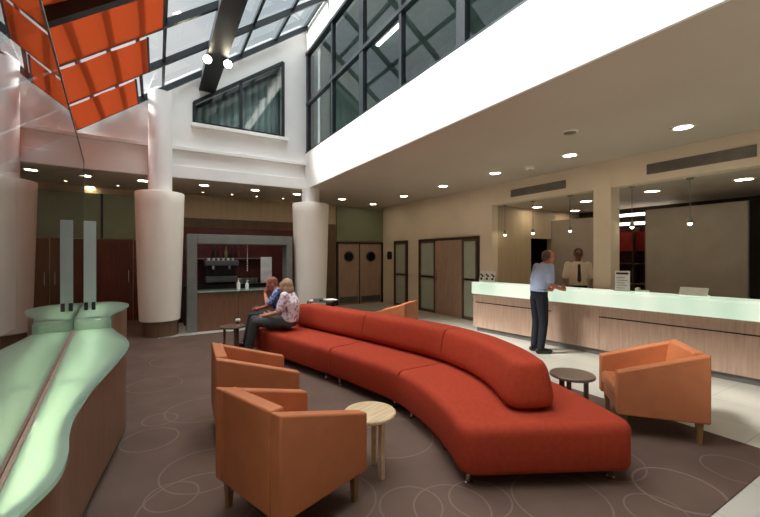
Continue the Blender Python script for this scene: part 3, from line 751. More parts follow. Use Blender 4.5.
def strip(c, w0):
    w0 = max(w0, .003); c = [Vector((p.x, max(p.y, w0 + .002))) for p in c]
    return [(p.x, -p.y) for p in c] + [(c[-1].x, -w0), (c[0].x, -w0)]
MB().prism(strip(low, .0), .78, .80).build('glass_top', 'counter_glass', ct)
MB().prism(strip(upp, .0), .90, .92).build('upper_glass_top', 'counter_glass', ct)
def wallstrip(c, z0, z1, th=.02):
    o_ = offs(c, .0); i_ = offs(c, th); b = MB(); n = len(c)
    vs = [(p.x, -p.y, z0) for p in o_] + [(p.x, -p.y, z1) for p in o_] + [(p.x, -p.y, z0) for p in i_] + [(p.x, -p.y, z1) for p in i_]
    fs = []
    for k in range(n - 1):
        fs += [(k, k + 1, n + k + 1, n + k), (2 * n + k, 3 * n + k, 3 * n + k + 1, 2 * n + k + 1), (n + k, n + k + 1, 3 * n + k + 1, 3 * n + k), (k, 2 * n + k, 2 * n + k + 1, k + 1)]
    return b.add(vs, fs)
li, ui = offs(low, .025), offs(upp, .025)
wallstrip(li, .10, .779).build('front_panel', 'oak_dark', ct, smooth=40)
wallstrip(ui, .10, .899).build('upper_front_panel', 'oak_dark', ct, smooth=40)
wallstrip(offs(low, .08), .0085, .10).build('toe_kick', 'black', ct); wallstrip(offs(upp, .08), .0085, .10).build('toe_kick', 'black', ct)
MB().box((5.19, -.33, .801), (5.205, -.004, .899)).build('riser', 'counter_glass', ct)
MB().box((1.5, -.03, .10), (5.19, -.02, .779)).build('back_panel', 'lampwhite', ct); MB().box((5.21, -.03, .10), (6.95, -.02, .899)).build('back_panel', 'lampwhite', ct)
MB().prism(strip(li, .03), .102, .115).build('bottom_board', 'wood_dark', ct); MB().prism(strip(ui, .03), .102, .115).build('bottom_board', 'wood_dark', ct)
for tt, ww in ((3.1, .19),): MB().box((tt, -ww, .715), (tt + .03, -.035, .765)).build('rib', 'metal_grey', ct)
# fluorescent tubes under the glass
lt = [Vector((p.x, .035 + (p.y - .03) * .38)) for p in offs(low, .02)][3:-3]
MB().tube([(p.x, -p.y, .69) for p in lt], .02, 10).build('light_tube', 'tube', ct, smooth=60)
MB().tube([(5.35, -.15, .80), (6.0, -.2, .80), (6.75, -.2, .80)], .02, 10).build('light_tube', 'tube', ct, smooth=60)
# frosted fin standing on the upper counter
t = thing('frosted_divider', 'upright frosted glass divider on the far end of the green counter', 'divider', gp(6.0, 0, .921), GR)
MB().box((-.012, -.175, .02), (.012, -.05, 1.12)).build('fin', 'frost', t, bevel=.004)
MB().box((.013, -.175, .02), (.02, -.16, 1.12)).build('edge_strip', 'metal_black', t)
for yy in (-.15, -.075): MB().box((-.025, yy - .02, 0), (.025, yy + .02, .10)).build('clamp', 'metal_dark', t, bevel=.004)

# ------------------------------------------------------------------ sofa
LP = smooth_curve([(.545, 2.535), (.51, 2.82), (.42, 3.22), (.17, 3.80), (-.22, 4.27), (-.65, 4.73), (-1.2, 5.27), (-1.75, 5.82), (-2.18, 6.32)], 10)
def resample(P, step):
    out = [P[0].copy()]; acc = 0
    for a, b_ in zip(P[:-1], P[1:]):
        L = (b_ - a).length; d = step - acc
        while d <= L:
            out.append(a + (b_ - a) * (d / L)); d += step
        acc = (acc + L) % step
    return out
LP = resample(LP, .04)
nrm = []
for i in range(len(LP)):
    t_ = (LP[min(i + 4, len(LP) - 1)] - LP[max(i - 4, 0)]).normalized(); nrm.append(Vector((t_.y, -t_.x)))
nrm[:6] = [Vector((.998, .06)).normalized()] * 6
def sofa_outline(i0, i1, off0, off1, r0, r1, gap=.004):
    """plan outline (world) of one section; r0 / r1 round the end corners"""
    sh = lambda i: -.20 * max(0, 1 - i / 24) ** 1.3 if off0 else 0
    A = [LP[i] + nrm[i] * (off0 + sh(i)) for i in range(i0, i1 + 1)]; B = [LP[i] + nrm[i] * (off1 + sh(i)) for i in range(i0, i1 + 1)]
    P = A + B[::-1]                                      # corners: A[0], A[-1], B[-1], B[0]
    na = len(A)
    cor = {0: r0, na - 1: r1, na: r1, len(P) - 1: r0}
    n = len(P); keep = []
    def arc(idx, r):
        c = P[idx]; pv = P[(idx - 1) % n]; nx = P[(idx + 1) % n]
        if idx == 0 or idx == na: e1 = (P[(idx - 1) % n] - c).normalized(); e2 = (P[(idx + 3) % n] - c).normalized()
        else: e1 = (P[(idx - 3) % n] - c).normalized(); e2 = (P[(idx + 1) % n] - c).normalized()
        out = []
        for k in range(9):
            u = k / 8; a = c + e1 * r; b_ = c + e2 * r
            out.append(a * (1 - u) ** 2 + c * (2 * u * (1 - u)) + b_ * u ** 2)
        return out
    for idx in range(n):
        if idx in cor and cor[idx] > 0:
            keep += arc(idx, cor[idx])
        else:
            if any(cor[q] > 0 and 0 < (P[idx] - P[q]).length < cor[q] * .999 and abs(idx - q) < 20 for q in cor): continue
            keep.append(P[idx])
    W = [cam(p.x, p.y).xy for p in keep]
    # drop near-duplicates
    out = []
    for p in W:
        if not out or (p - out[-1]).length > .008: out.append(p)
    if (out[0] - out[-1]).length < .008: out.pop()
    area = sum(out[i].x * out[(i + 1) % len(out)].y - out[(i + 1) % len(out)].x * out[i].y for i in range(len(out)))
    return out if area > 0 else out[::-1]
def inset(P, d, seams=()):
    """offset inwards; edges in seams (index of their first point) keep at most a few millimetres"""
    n = len(P); out = []
    for i in range(n):
        a = (P[i] - P[i - 1]).normalized(); b_ = (P[(i + 1) % n] - P[i]).normalized()
        d1 = min(d, .006) if (i - 1) % n in seams else d
        d2 = min(d, .006) if i in seams else d
        n1, n2 = Vector((-a.y, a.x)), Vector((-b_.y, b_.x))
        den = n1.x * n2.y - n1.y * n2.x
        if abs(den) < .25:
            m_ = (n1 + n2).normalized(); out.append(P[i] + m_ * (max(d1, d2) / max(.7, m_.dot(n1))))
        else:
            out.append(P[i] + Vector(((d1 * n2.y - d2 * n1.y) / den, (n1.x * d2 - n2.x * d1) / den)))
    return out
def seam_edges(P, i0, i1, r0, r1, off0, off1):
    """the straight edges where this section meets its neighbour"""
    out = []
    for (i, r) in ((i0, r0), (i1, r1)):
        if r: continue
        c = LP[i] + nrm[i] * ((off0 + off1) / 2); c = cam(c.x, c.y).xy
        out.append(min(range(len(P)), key=lambda k: ((P[k] + P[(k + 1) % len(P)]) / 2 - c).length))
    return out
def pad(outline, prof, seams=()):
    return MB().rings([[(p.x, p.y, z) for p in inset(outline, d, seams)] for (d, z) in prof])
sofa = thing('curved_sofa', 'long curved orange-red lobby sofa with low central backrest', 'sofa', kind='thing')
SW = 1.25
iA, iB, N = 0, 0, len(LP) - 1
def near(lat, d): return min(range(len(LP)), key=lambda i: (LP[i] - Vector((lat, d))).length)
iA, iB = near(.17, 3.80), near(-.65, 4.73)
seat_prof = [(.05, .10), (.012, .115), (0, .15), (0, .37), (.006, .40), (.022, .425), (.045, .437), (.07, .443), (.085, .444)]
for (i0, i1, r0, r1) in ((0, iA, .13, 0), (iA, iB, 0, 0), (iB, N, 0, .16)):
    ol = sofa_outline(i0, i1, 0, SW, r0, r1)
    pad(inset(ol, .002), seat_prof, seam_edges(ol, i0, i1, r0, r1, 0, SW)).build('seat', 'sofa', sofa, smooth=50)
jA, jB = near(.17, 3.80), near(-.65, 4.73)
j0, j1 = 5, near(-1.84, 5.93)
back_prof = [(.075, .4465), (.075, .468), (.03, .472), (.006, .495), (0, .54), (.010, .60), (.025, .67), (.04, .73), (.055, .765), (.07, .787), (.10, .799)]
for (i0, i1, r0, r1) in ((j0, jA, .17, 0), (jA, jB, 0, 0), (jB, j1, 0, .10)):
    ol = sofa_outline(i0, i1, .55, .96, r0, r1)
    pad(inset(ol, .002), back_prof, seam_edges(ol, i0, i1, r0, r1, .55, .96)).build('backrest', 'sofa_back', sofa, smooth=50)
for i in (3, 14, jA - 3, jA + 4, jB - 3, jB + 4, N - 14, N - 3):
    for off in (.09, SW - .12):
        p = LP[i] + nrm[i] * off; q = cam(p.x, p.y)
        MB().lathe([(.026, .009), (.026, .014), (.016, .02), (.016, .10), (.03, .105)], (q.x, q.y, 0), 14).build('leg', 'chrome', sofa, smooth=40)

# ------------------------------------------------------------------ armchairs
def armchair(label):
    t = thing('armchair', label, 'armchair', group=None)
    W, D, T, ZB, ZA, Z0 = .69, .68, .09, .775, .575, .20       # front is +y, back at y=-D/2
    def soft(mb, name, par=t, bev=.014): return mb.build(name, 'orange', par, bevel=bev, smooth=60, seg=4)
    # back with a gently leaning inside face
    y0 = -D / 2; wi = W / 2 - T + .0
    soft(MB().add([(-wi, y0, Z0), (wi, y0, Z0), (wi, y0 + .17, Z0), (-wi, y0 + .17, Z0), (-wi, y0, ZB), (wi, y0, ZB), (wi, y0 + T, ZB), (-wi, y0 + T, ZB)],
                  [(0, 3, 2, 1), (4, 5, 6, 7), (0, 1, 5, 4), (1, 2, 6, 5), (2, 3, 7, 6), (3, 0, 4, 7)]), 'backrest')
    for sx in (-1, 1):
        xa, xb = sx * W / 2, sx * (W / 2 - T)
        yb = y0
        zz = lambda y: ZB + (ZA - ZB) * ((y - y0) / D)
        soft(MB().add([(xa, yb, Z0), (xb, yb, Z0), (xb, D / 2, Z0), (xa, D / 2, Z0), (xa, yb, zz(yb)), (xb, yb, zz(yb)), (xb, D / 2, ZA), (xa, D / 2, ZA)],
                      [(0, 3, 2, 1), (4, 5, 6, 7), (0, 1, 5, 4), (1, 2, 6, 5), (2, 3, 7, 6), (3, 0, 4, 7)]), 'armrest')
    soft(MB().box((-W / 2 + T + .002, y0 + .12, Z0), (W / 2 - T - .002, D / 2 - .02, .30)), 'seat_base')
    soft(MB().box((-W / 2 + T + .004, y0 + .13, .302), (W / 2 - T - .004, D / 2 + .0, .43)), 'seat_cushion', bev=.035)
    for sx in (-1, 1):
        for sy in (-1, 1):
            x, y = sx * (W / 2 - .05), sy * (D / 2 - .05)
            MB().rings([[(x - sx * .012 + i * r, y - sy * .012 + j * r, z) for (i, j) in ((-1, -1), (1, -1), (1, 1), (-1, 1))] for (r, z) in ((.015, .008), (.024, .20))]).build('leg', 'leg_wood', t)
    return t
def place_chair(t, corner, f, other_side, group):
    """corner: nearer back corner (lat, depth); f: facing; other_side: +1 when the rest of the back lies to the chair's own right"""
    f = Vector(f).normalized(); fw = cdir(f.x, f.y)
    rz = math.atan2(-fw.x, fw.y)
    right = Vector((fw.y, -fw.x, 0))
    c = cam(*corner) + fw * .34 + right * (.345 * other_side)
    t.location = (c.x, c.y, 0); t.rotation_euler = (0, 0, rz); t['group'] = group
base = armchair('orange upholstered armchair beside the pale ash table, its back turned to us')
AG = 'orange lobby armchairs'
place_chair(base, (-.515, 1.95), (.64, .77), -1, AG)
for lab, c_, f_, s_ in (('orange upholstered armchair just behind the nearest one, facing the sofa curve', (-1.31, 3.02), (.89, .454), -1),
                        ('orange upholstered armchair beside the walnut side table, facing the sofa from the desk side', (2.74, 3.12), (-.95, .31), 1),
                        ('orange upholstered armchair half hidden behind the sofa backrest', (.42, 6.45), (-.9, .42), 1)):
    k = copy_tree(base); k['label'] = lab; place_chair(k, c_, f_, s_, AG)

# ------------------------------------------------------------------ side tables
def side_table(label, wood, p, h, r, rz=0):
    t = thing('side_table', label, 'side table', (p.x, p.y, 0), rz, 'round three-legged side tables')
    MB().lathe([(r - .012, h - .03), (r, h - .022), (r, h - .006), (r - .006, h)], n=44).build('tabletop', wood, t, smooth=40)
    for k in range(3):
        a = k * 2 * math.pi / 3 + .5
        c, s = math.cos(a), math.sin(a)
        MB().bar((c * r * .62, s * r * .62, .008), (c * r * .62, s * r * .62, h - .03), .035, .035, up=(c, s, 0)).build('leg', wood, t, bevel=.003)
    return t
side_table('round side table with pale ash top beside the nearest armchair', 'wood_light', cam(-.075, 2.78), .46, .192, .3)
side_table('round walnut side table between the sofa end and the desk-side armchair', 'wood_dark', cam(1.80, 3.54), .50, .195, .9)
tb = side_table('round walnut side table with a coffee cup beside the seated pair', 'wood_dark', cam(-2.46, 6.3), .44, .20, 0.2)
cu = thing('coffee_cup', 'white takeaway coffee cup with brown sleeve on the walnut side table', 'cup', cam(-2.36, 6.28, .441))
MB().lathe([(.028, 0), (.038, .10)], n=18).build('cup_body', 'plastic_white', cu, smooth=40)
MB().lathe([(.0335, .03), (.0385, .078)], n=18).build('sleeve', 'cup', cu, smooth=40); MB().lathe([(.040, .1005), (.036, .115)], n=18).build('lid', 'plastic_white', cu, smooth=40)
p = cam(-1.20, 7.7, .009)
t = thing('magazine_rack', 'grey and white magazine stand behind the sofa by the corner column', 'magazine stand', p, -YAW)
for sx in (-1, 1):
    for sy in (-1, 1): MB().bar((sx * .24, sy * .14, .001), (sx * .24, sy * .14, .66), .03, .03, up=(1, 0, 0)).build('leg', 'metal_black', t)
MB().box((-.26, -.16, .661), (.26, .16, .685)).build('tray', 'metal_grey', t)
for k in range(4):
    mz = MB().box((-.10, -.13, 0), (.10, .13, .012)).build('magazine', ('paper', 'ink', 'metal_grey', 'paper')[k])
    q = cam(-1.32 + .06 * k + (.14 if k > 1 else 0), 7.69, .695 + (.013 * (k % 2))); mz.location = q; mz.rotation_euler = (0, 0, -YAW + .2 * k)
    tag(mz, 'magazine lying on the grey stand behind the sofa', 'magazine', 'magazines on the stand')

# ------------------------------------------------------------------ people
def remesh(mb, voxel, smooth=3):
    o = bpy.data.objects.new('tmp', mb.mesh('tmp')); COL.objects.link(o)
    r = o.modifiers.new('r', 'REMESH'); r.mode = 'VOXEL'; r.voxel_size = voxel; r.use_smooth_shade = True
    s = o.modifiers.new('s', 'SMOOTH'); s.factor = .5; s.iterations = smooth
    dg = bpy.context.evaluated_depsgraph_get(); dg.update()
    me = bpy.data.meshes.new_from_object(o.evaluated_get(dg)); me.name = 'body'
    bpy.data.objects.remove(o, do_unlink=True)
    me.materials.clear(); me.shade_smooth(); return me
def link_mesh(name, me, m, parent):
    o = bpy.data.objects.new(name, me); COL.objects.link(o); me.materials.append(M[m]); o.parent = parent; return o
def loft(mb, secs, side, n=20):
    """stack of ellipses (centre, half width, half depth) across the torso; side = left-right axis"""
    side = Vector(side).normalized(); rings_ = []
    for i, (c, rx, ry) in enumerate(secs):
        c = Vector(c); t_ = (Vector(secs[min(i + 1, len(secs) - 1)][0]) - Vector(secs[max(i - 1, 0)][0])).normalized()
        fw = t_.cross(side).normalized()
        rings_.append([c + side * (rx * math.cos(2 * math.pi * k / n)) + fw * (ry * math.sin(2 * math.pi * k / n)) for k in range(n)])
    return mb.rings(rings_)
def hand(mb, wrist, d, thumb, curl=.5):
    """palm, four unequal bent fingers and a thumb leaving the side of the palm"""
    wrist, d, th = Vector(wrist), Vector(d).normalized(), Vector(thumb).normalized()
    nrm_ = d.cross(th).normalized(); th = nrm_.cross(d).normalized()
    mb.limb([wrist, wrist + d * .045, wrist + d * .085], [.024, .030, .030], 10)
    for k in (-1.5, -.5, .5, 1.5):
        mb.limb([wrist + d * .05 + th * (k * .016), wrist + d * .09 + th * (k * .019)], [.013, .011], 8)
    for k, L in ((1.5, .068), (.5, .078), (-.5, .073), (-1.5, .056)):
        b0 = wrist + d * .088 + th * (k * .0195)
        p1 = b0 + (d - nrm_ * .25 * curl) * L * .5; p2 = p1 + (d - nrm_ * 1.0 * curl).normalized() * L * .3; p3 = p2 + (d * .6 - nrm_ * 1.4 * curl).normalized() * L * .25
        mb.limb([b0, p1, p2, p3], [.0095, .009, .0085, .0075], 8)
    t0 = wrist + d * .03 + th * .024
    mb.limb([t0, t0 + (d * .6 + th * .8).normalized() * .035, t0 + (d * .85 + th * .55).normalized() * .065], [.012, .0105, .009], 8)
def person(name, label, loc, rz, J, skin, shirt, trousers, hair, hair_kind, sleeve='short', bulk=1.0, female=False):
    t = thing(name, label, 'person', loc, rz)
    V = {k: Vector(v) for k, v in J.items()}
    side = (V['shR'] - V['shL']).normalized()
    hd = V['head']; hf = V['face'].normalized(); up = V.get('headup', Vector((0, 0, 1)))
    hs = hf.cross(up).normalized(); up = hs.cross(hf).normalized()
    RM = Matrix((hs, hf, up)).transposed()                       # local head axes: x right, y forward, z up
    H = lambda x, y, z: hd + RM @ Vector((x, y, z))
    b = MB()
    loft(b, [(V['pelvis'] - Vector((0, 0, .06)), .13 * bulk, .09), (V['pelvis'], .155 * bulk, .105), (V['waist'], .135 * bulk, .095 * bulk), (V['chest'], .155 * bulk, .105), (V['neck'] - (V['neck'] - V['chest']) * .25, .13, .075), (V['neck'], .055, .055)], side)
    b.limb([V['neck'] - (V['neck'] - V['chest']) * .1, hd - up * .07], [.057, .052], 14)
    b.ball(hd, (.076, .095, .115), 18, 14, RM)                   # cranium
    b.ball(H(0, .018, -.055), (.060, .076, .068), 16, 12, RM)    # jaw
    b.ball(H(0, .080, -.108), (.022, .018, .018), 10, 8, RM)     # chin
    b.limb([H(0, .088, .015), H(0, .108, -.022)], [.010, .014], 8)   # nose
    for s in (-1, 1): b.ball(H(s * .078, -.002, -.012), (.010, .020, .032), 10, 8, RM)
    for s, k in ((-1, 'L'), (1, 'R')):
        sh, el, wr = V['sh' + k], V['el' + k], V['wr' + k]
        b.limb([sh, (sh + el) / 2, el], [.050, .044, .037], 12); b.limb([el, (el * 2 + wr) / 3, wr], [.037, .037, .024], 12)
        hand(b, wr, V['hd' + k], V['th' + k])
        hp, kn, an, to = V['hip' + k], V['kn' + k], V['an' + k], V['to' + k]
        b.limb([hp, (hp + kn) / 2, kn], [.080, .068, .050], 12); b.limb([kn, (kn * 2 + an) / 3, an], [.050, .050, .034], 12)
        b.limb([an, (an + to) / 2, to], [.034, .032, .026], 10)
    link_mesh('body', remesh(b, .0075, 2), skin, t)
    # shirt
    b = MB()
    hem = V['waist'] + (V['pelvis'] - V['waist']) * (.55 if not female else .9)
    bw = 1.12 * bulk
    loft(b, [(hem, .158 * bw, .118 * bw), (V['waist'], .148 * bw, .112 * bw), ((V['waist'] + V['chest']) / 2, .158 * bw, .122 * bw), (V['chest'], .168 * bw, .128), (V['neck'] - (V['neck'] - V['chest']) * .28, .15, .09), (V['neck'] - (V['neck'] - V['chest']) * .02, .064, .062)], side)
    for k in ('L', 'R'):
        sh, el, wr = V['sh' + k], V['el' + k], V['wr' + k]
        b.limb([sh + (V['chest'] - sh) * .18, sh, sh + (el - sh) * .80], [.070, .064, .060], 14)
        if sleeve == 'long':
            b.limb([sh, el, el + (wr - el) * .9], [.06, .052, .038], 14)
    link_mesh('shirt' if not female else 'blouse', remesh(b, .012, 4), shirt, t)
    # trousers
    b = MB()
    loft(b, [(V['pelvis'] - Vector((0, 0, .07)), .140 * bulk, .10), (V['pelvis'], .170 * bulk, .122), (V['waist'] + (V['pelvis'] - V['waist']) * .35, .148 * bw, .113 * bw)], side)
    for k in ('L', 'R'):
        hp, kn, an = V['hip' + k], V['kn' + k], V['an' + k]
        b.limb([hp, (hp + kn) / 2, kn], [.098, .086, .070], 14); b.limb([kn, (kn + an) / 2, an + (kn - an) * .04], [.070, .064, .056], 14)
    link_mesh('trousers', remesh(b, .012, 4), trousers, t)
    # shoes
    for k in ('L', 'R'):
        an, to = V['an' + k], V['to' + k]; d = (to - an); d.z = 0; d.normalize(); f0 = Vector((an.x, an.y, 0))
        b = MB(); z0 = to.z
        b.limb([f0 - d * .05 + Vector((0, 0, z0 + .018)), f0 + d * .06 + Vector((0, 0, z0 + .022)), f0 + d * .165 + Vector((0, 0, z0 + .012))], [.042, .046, .036], 12)
        b.limb([f0 + Vector((0, 0, z0 + .03)), an + Vector((0, 0, .01))], [.044, .042], 12)
        me = remesh(b, .01, 3)
        for v in me.vertices: v.co.z = max(v.co.z, z0 - .024)
        link_mesh('shoe', me, 'shoe', t)
    # face details
    for s in (-1, 1): MB().ball(H(s * .032, .083, .008), (.013, .010, .008), 10, 8, RM).build('eye', 'eye', t, smooth=80)
    MB().ball(H(0, .092, -.066), (.022, .008, .007), 10, 6, RM).build('mouth', 'lips', t, smooth=80)
    # hair
    b = MB()
    if hair_kind == 'short':
        b.ball(H(0, -.014, .024), (.084, .096, .102), 18, 12, RM); b.ball(H(0, -.05, -.02), (.074, .058, .075), 14, 10, RM)
    elif hair_kind == 'receding':
        b.ball(H(0, -.035, .012), (.083, .080, .095), 18, 12, RM); b.ball(H(0, -.055, -.03), (.074, .052, .068), 14, 10, RM)
    else:
        b.ball(H(0, -.014, .022), (.094, .104, .108), 18, 12, RM); b.ball(H(0, -.05, -.05), (.096, .075, .085), 16, 10, RM)
        for s in (-1, 1): b.limb([H(s * .075, .02, .04), H(s * .088, .005, -.04), H(s * .076, .0, -.10)], [.035, .034, .022], 10)
    me = remesh(b, .01, 3)
    link_mesh('hair', me, hair, t)
    return t, H, V, RM

ST = dict(pelvis=(0, 0, .95), waist=(0, .0, 1.10), chest=(0, .0, 1.30), neck=(0, .0, 1.50), head=(0, .03, 1.64), face=(0, 1, -.05),
          shL=(-.185, -.005, 1.43), shR=(.185, -.005, 1.43), elL=(-.225, -.03, 1.14), elR=(.225, -.03, 1.14), wrL=(-.235, .05, .90), wrR=(.235, .05, .90),
          hdL=(0, .1, -1), hdR=(0, .1, -1), thL=(.2, 1, 0), thR=(-.2, 1, 0),
          hipL=(-.09, 0, .90), hipR=(.09, 0, .90), knL=(-.10, .02, .50), knR=(.10, .02, .50), anL=(-.10, -.03, .08), anR=(.10, -.03, .08), toL=(-.115, .10, .026), toR=(.115, .10, .026))
# standing visitor: leaning slightly towards the desk, forearms forward
J = dict(ST); J.update(waist=(0, .0, 1.09), chest=(0, .05, 1.29), neck=(0, .11, 1.48), head=(0, .17, 1.59), face=(.1, 1, -.18), shL=(-.185, .08, 1.42), shR=(.185, .08, 1.42),
                       elL=(-.235, .02, 1.15), elR=(.235, .06, 1.14), wrL=(-.20, .24, 1.03), wrR=(.18, .27, 1.06), hdL=(.3, 1, -.1), hdR=(-.3, 1, .0), thL=(.3, 0, 1), thR=(-.3, 0, 1))
p = at_z(539, 352, 0)
fv = Vector((.93, -.36, 0))
t, H, V, RM = person('person', 'man standing at the reception desk in pale blue short-sleeved shirt and navy trousers', (p.x, p.y, 0), math.atan2(-fv.x, fv.y), J, 'skin_red', 'shirt_blue', 'navy', 'hair_grey', 'receding')
MB().lathe([(.170, 1.015), (.172, 1.055)], n=28, cap=False, sy=.74).build('belt', 'shoe', t)
pp = MB().box((-.105, -.075, -.002), (.105, .075, .002)).build('paper_sheet', 'paper')
fw = Vector((fv.x, fv.y, 0)).normalized(); rt = Vector((fw.y, -fw.x, 0))
pp.location = Vector((p.x, p.y, 1.03)) + fw * .42 - rt * .10 + Vector((0, 0, .035)); pp.rotation_euler = (.15, .1, math.atan2(-fw.x, fw.y))
tag(pp, 'white sheet of paper held at waist height by the standing man', 'paper')
# clerk behind the desk
J = dict(ST); J.update(elL=(-.25, .02, 1.13), elR=(.25, .02, 1.13), wrL=(-.20, .22, 1.00), wrR=(.20, .22, 1.00), hdL=(.3, 1, -.15), hdR=(-.3, 1, -.15), thL=(.6, .2, .6), thR=(-.6, .2, .6), face=(.12, 1, -.12))
p = cam((578 - CX) / FPX * 7.55, 7.55)
fv = Vector((-.75, -.66, 0))
t, H, V, RM = person('person', 'man behind the reception desk in cream shirt, dark tie and glasses', (p.x, p.y, 0), math.atan2(-fv.x, fv.y), J, 'skin_dark', 'shirt_white', 'navy', 'hair_black', 'short')
MB().add([(-.02, .137, 1.44), (.02, .137, 1.44), (.035, .152, 1.12), (0, .15, 1.07), (-.035, .152, 1.12), (-.02, .10, 1.44), (.02, .10, 1.44), (.035, .12, 1.12), (0, .12, 1.07), (-.035, .12, 1.12)],
         [(0, 4, 3, 2, 1), (5, 6, 7, 8, 9), (0, 1, 6, 5), (1, 2, 7, 6), (2, 3, 8, 7), (3, 4, 9, 8), (4, 0, 5, 9)]).build('necktie', 'tie', t, bevel=.004)
g = MB()
for s in (-1, 1):
    g.tube([H(s * .034 + .026 * math.cos(q * math.pi / 8), .104, .008 + .02 * math.sin(q * math.pi / 8)) for q in range(17)], .003, 6); g.tube([H(s * .06, .104, .012), H(s * .082, .0, .012)], .003, 6)
g.tube([H(-.008, .108, .01), H(.008, .108, .01)], .003, 6)
g.build('eyeglasses', 'metal_black', t)
# seated pair on the sofa end
SE = dict(pelvis=(0, 0, .555), waist=(0, -.02, .70), chest=(0, .01, .86), neck=(0, .05, 1.03), head=(0, .09, 1.14), face=(0, 1, -.1),
          shL=(-.17, .03, .97), shR=(.17, .03, .97), elL=(-.22, .10, .73), elR=(.22, .10, .73), wrL=(-.10, .32, .66), wrR=(.12, .30, .66), hdL=(.5, .8, -.2), hdR=(-.5, .8, -.2), thL=(.3, .2, .9), thR=(-.3, .2, .9),
          hipL=(-.09, .02, .545), hipR=(.09, .02, .545), knL=(-.10, .50, .55), knR=(.10, .49, .55), anL=(-.10, .61, .09), anR=(.10, .58, .09), toL=(-.11, .74, .026), toR=(.11, .71, .026))
J = dict(SE); J.update(face=(.75, .66, -.08), head=(.01, .05, 1.10), neck=(0, .01, 1.0), chest=(0, -.02, .85), knR=(.085, .60, .555), anR=(.08, .705, .09), toR=(.09, .835, .026), anL=(-.10, .62, .09), toL=(-.11, .75, .026))
p = cam(-1.41, 5.90, .026); fw = cdir(-1.0, .06)
person('person', 'woman with ash-blonde hair in floral blouse and charcoal trousers sitting on the sofa end', (p.x, p.y, .026), math.atan2(-fw.x, fw.y), J, 'skin', 'floral', 'charcoal', 'hair_blonde', 'long', female=True)
J = dict(SE); J.update(face=(-.25, .9, -.3), head=(0, .18, 1.10), neck=(0, .10, 1.01), chest=(0, .04, .86), wrL=(-.06, .29, .93), hdL=(.2, -.2, 1), thL=(1, -.2, 0), elL=(-.20, .20, .75), wrR=(.10, .42, .66))
p = cam(-1.72, 6.66, .012); fw = cdir(-1.0, .0)
t, H, V, RM = person('person', 'man with auburn hair and dark sleeves sitting behind the blonde woman on the sofa', (p.x, p.y, .012), math.atan2(-fw.x, fw.y), J, 'skin_red', 'bluepattern', 'jacket', 'hair_auburn', 'short', sleeve='short')
b = MB(); b.limb([(.17, -.02, .95), (.18, -.10, .75), (.17, -.10, .56)], [.06, .075, .08], 12); b.limb([(-.17, -.02, .95), (-.18, -.10, .75), (-.17, -.10, .56)], [.06, .075, .08], 12); b.limb([(.1, -.10, .9), (0, -.14, .75), (.0, -.14, .58)], [.07, .07, .07], 12)
link_mesh('jacket', remesh(b, .012, 4), 'jacket', t)
MB().tube([(-.15, .07, .99), (-.05, .16, .84), (.08, .16, .66)], .022, 10).build('bag_strap', 'bluebag', t, smooth=50)

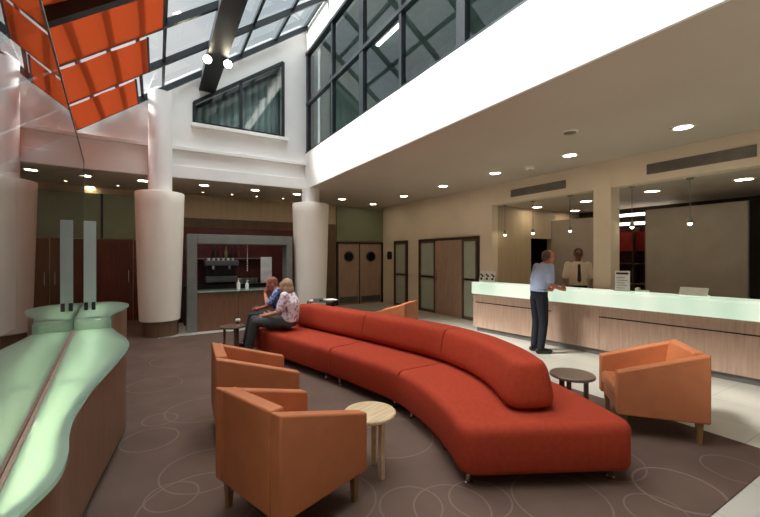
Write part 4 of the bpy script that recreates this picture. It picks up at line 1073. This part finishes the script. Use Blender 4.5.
# ------------------------------------------------------------------ light
wd = bpy.data.worlds.new('sky'); sc.world = wd; wd.use_nodes = True
nt = wd.node_tree; bg = nt.nodes['Background']
tc = nt.nodes.new('ShaderNodeTexCoord'); sp = nt.nodes.new('ShaderNodeSeparateXYZ'); rp = nt.nodes.new('ShaderNodeValToRGB')
nz = nt.nodes.new('ShaderNodeTexNoise'); nz.inputs['Scale'].default_value = 3.5; nz.inputs['Detail'].default_value = 6
mx = nt.nodes.new('ShaderNodeMix'); mx.data_type = 'RGBA'; mx.inputs[6].default_value = (.72, .80, .86, 1); mx.inputs[7].default_value = (1, 1, 1, 1)
nt.links.new(tc.outputs['Generated'], nz.inputs['Vector']); rp.color_ramp.elements[0].position = .42; rp.color_ramp.elements[1].position = .6
nt.links.new(nz.outputs['Fac'], rp.inputs['Fac']); nt.links.new(rp.outputs['Color'], mx.inputs['Factor']); nt.links.new(mx.outputs[2], bg.inputs['Color'])
nt.links.new(tc.outputs['Generated'], sp.inputs['Vector'])
zr = nt.nodes.new('ShaderNodeMapRange'); zr.interpolation_type = 'SMOOTHSTEP'
zr.inputs['From Min'].default_value = .58; zr.inputs['From Max'].default_value = .92; zr.inputs['To Min'].default_value = .36; zr.inputs['To Max'].default_value = 3.6
nt.links.new(sp.outputs['Z'], zr.inputs['Value']); nt.links.new(zr.outputs['Result'], bg.inputs['Strength'])
sun = bpy.data.lights.new('sun', 'SUN'); so = bpy.data.objects.new('sun', sun); COL.objects.link(so)
sun.energy = 6.0; sun.angle = R(14); sun.color = (1, .98, .95)
d = Vector((1, -.35, -1.02)).normalized(); so.rotation_euler = d.to_track_quat('-Z', 'Y').to_euler()
pl = bpy.data.lights.new('roof_portal', 'AREA'); po = bpy.data.objects.new('roof_portal', pl); COL.objects.link(po)
pl.shape = 'RECTANGLE'; pl.size = 8.9; pl.size_y = 7.2; pl.cycles.is_portal = True
xc = (XL + XF) / 2
po.location = (xc, (.1 + YW) / 2, roof_z(xc) + .12)
nrmv = Vector((-.72, 0, 1)).normalized()              # roof normal; light travels along -normal
zc = nrmv; xa_ = Vector((0, 1, 0)); ya_ = zc.cross(xa_)
po.rotation_euler = Matrix((xa_, ya_, zc)).transposed().to_euler()

# ------------------------------------------------------------------ camera
cd = bpy.data.cameras.new('camera'); co = bpy.data.objects.new('camera', cd); COL.objects.link(co)
cd.sensor_width = 36; cd.lens = FPX / 760 * 36; cd.clip_start = .05
co.location = (0, 0, EYE); co.rotation_euler = (R(90), 0, -YAW); cd.shift_y = -(258.5 - HZ) / 760
sc.camera = co
vs = sc.view_settings; vs.view_transform = 'Standard'; vs.look = 'None'; vs.gamma = 1.0; vs.exposure = 1.1
sc.display_settings.display_device = 'sRGB'
sc.cycles.max_bounces = 10; sc.cycles.diffuse_bounces = 6; sc.cycles.transparent_max_bounces = 16
sc.cycles.use_denoising = True
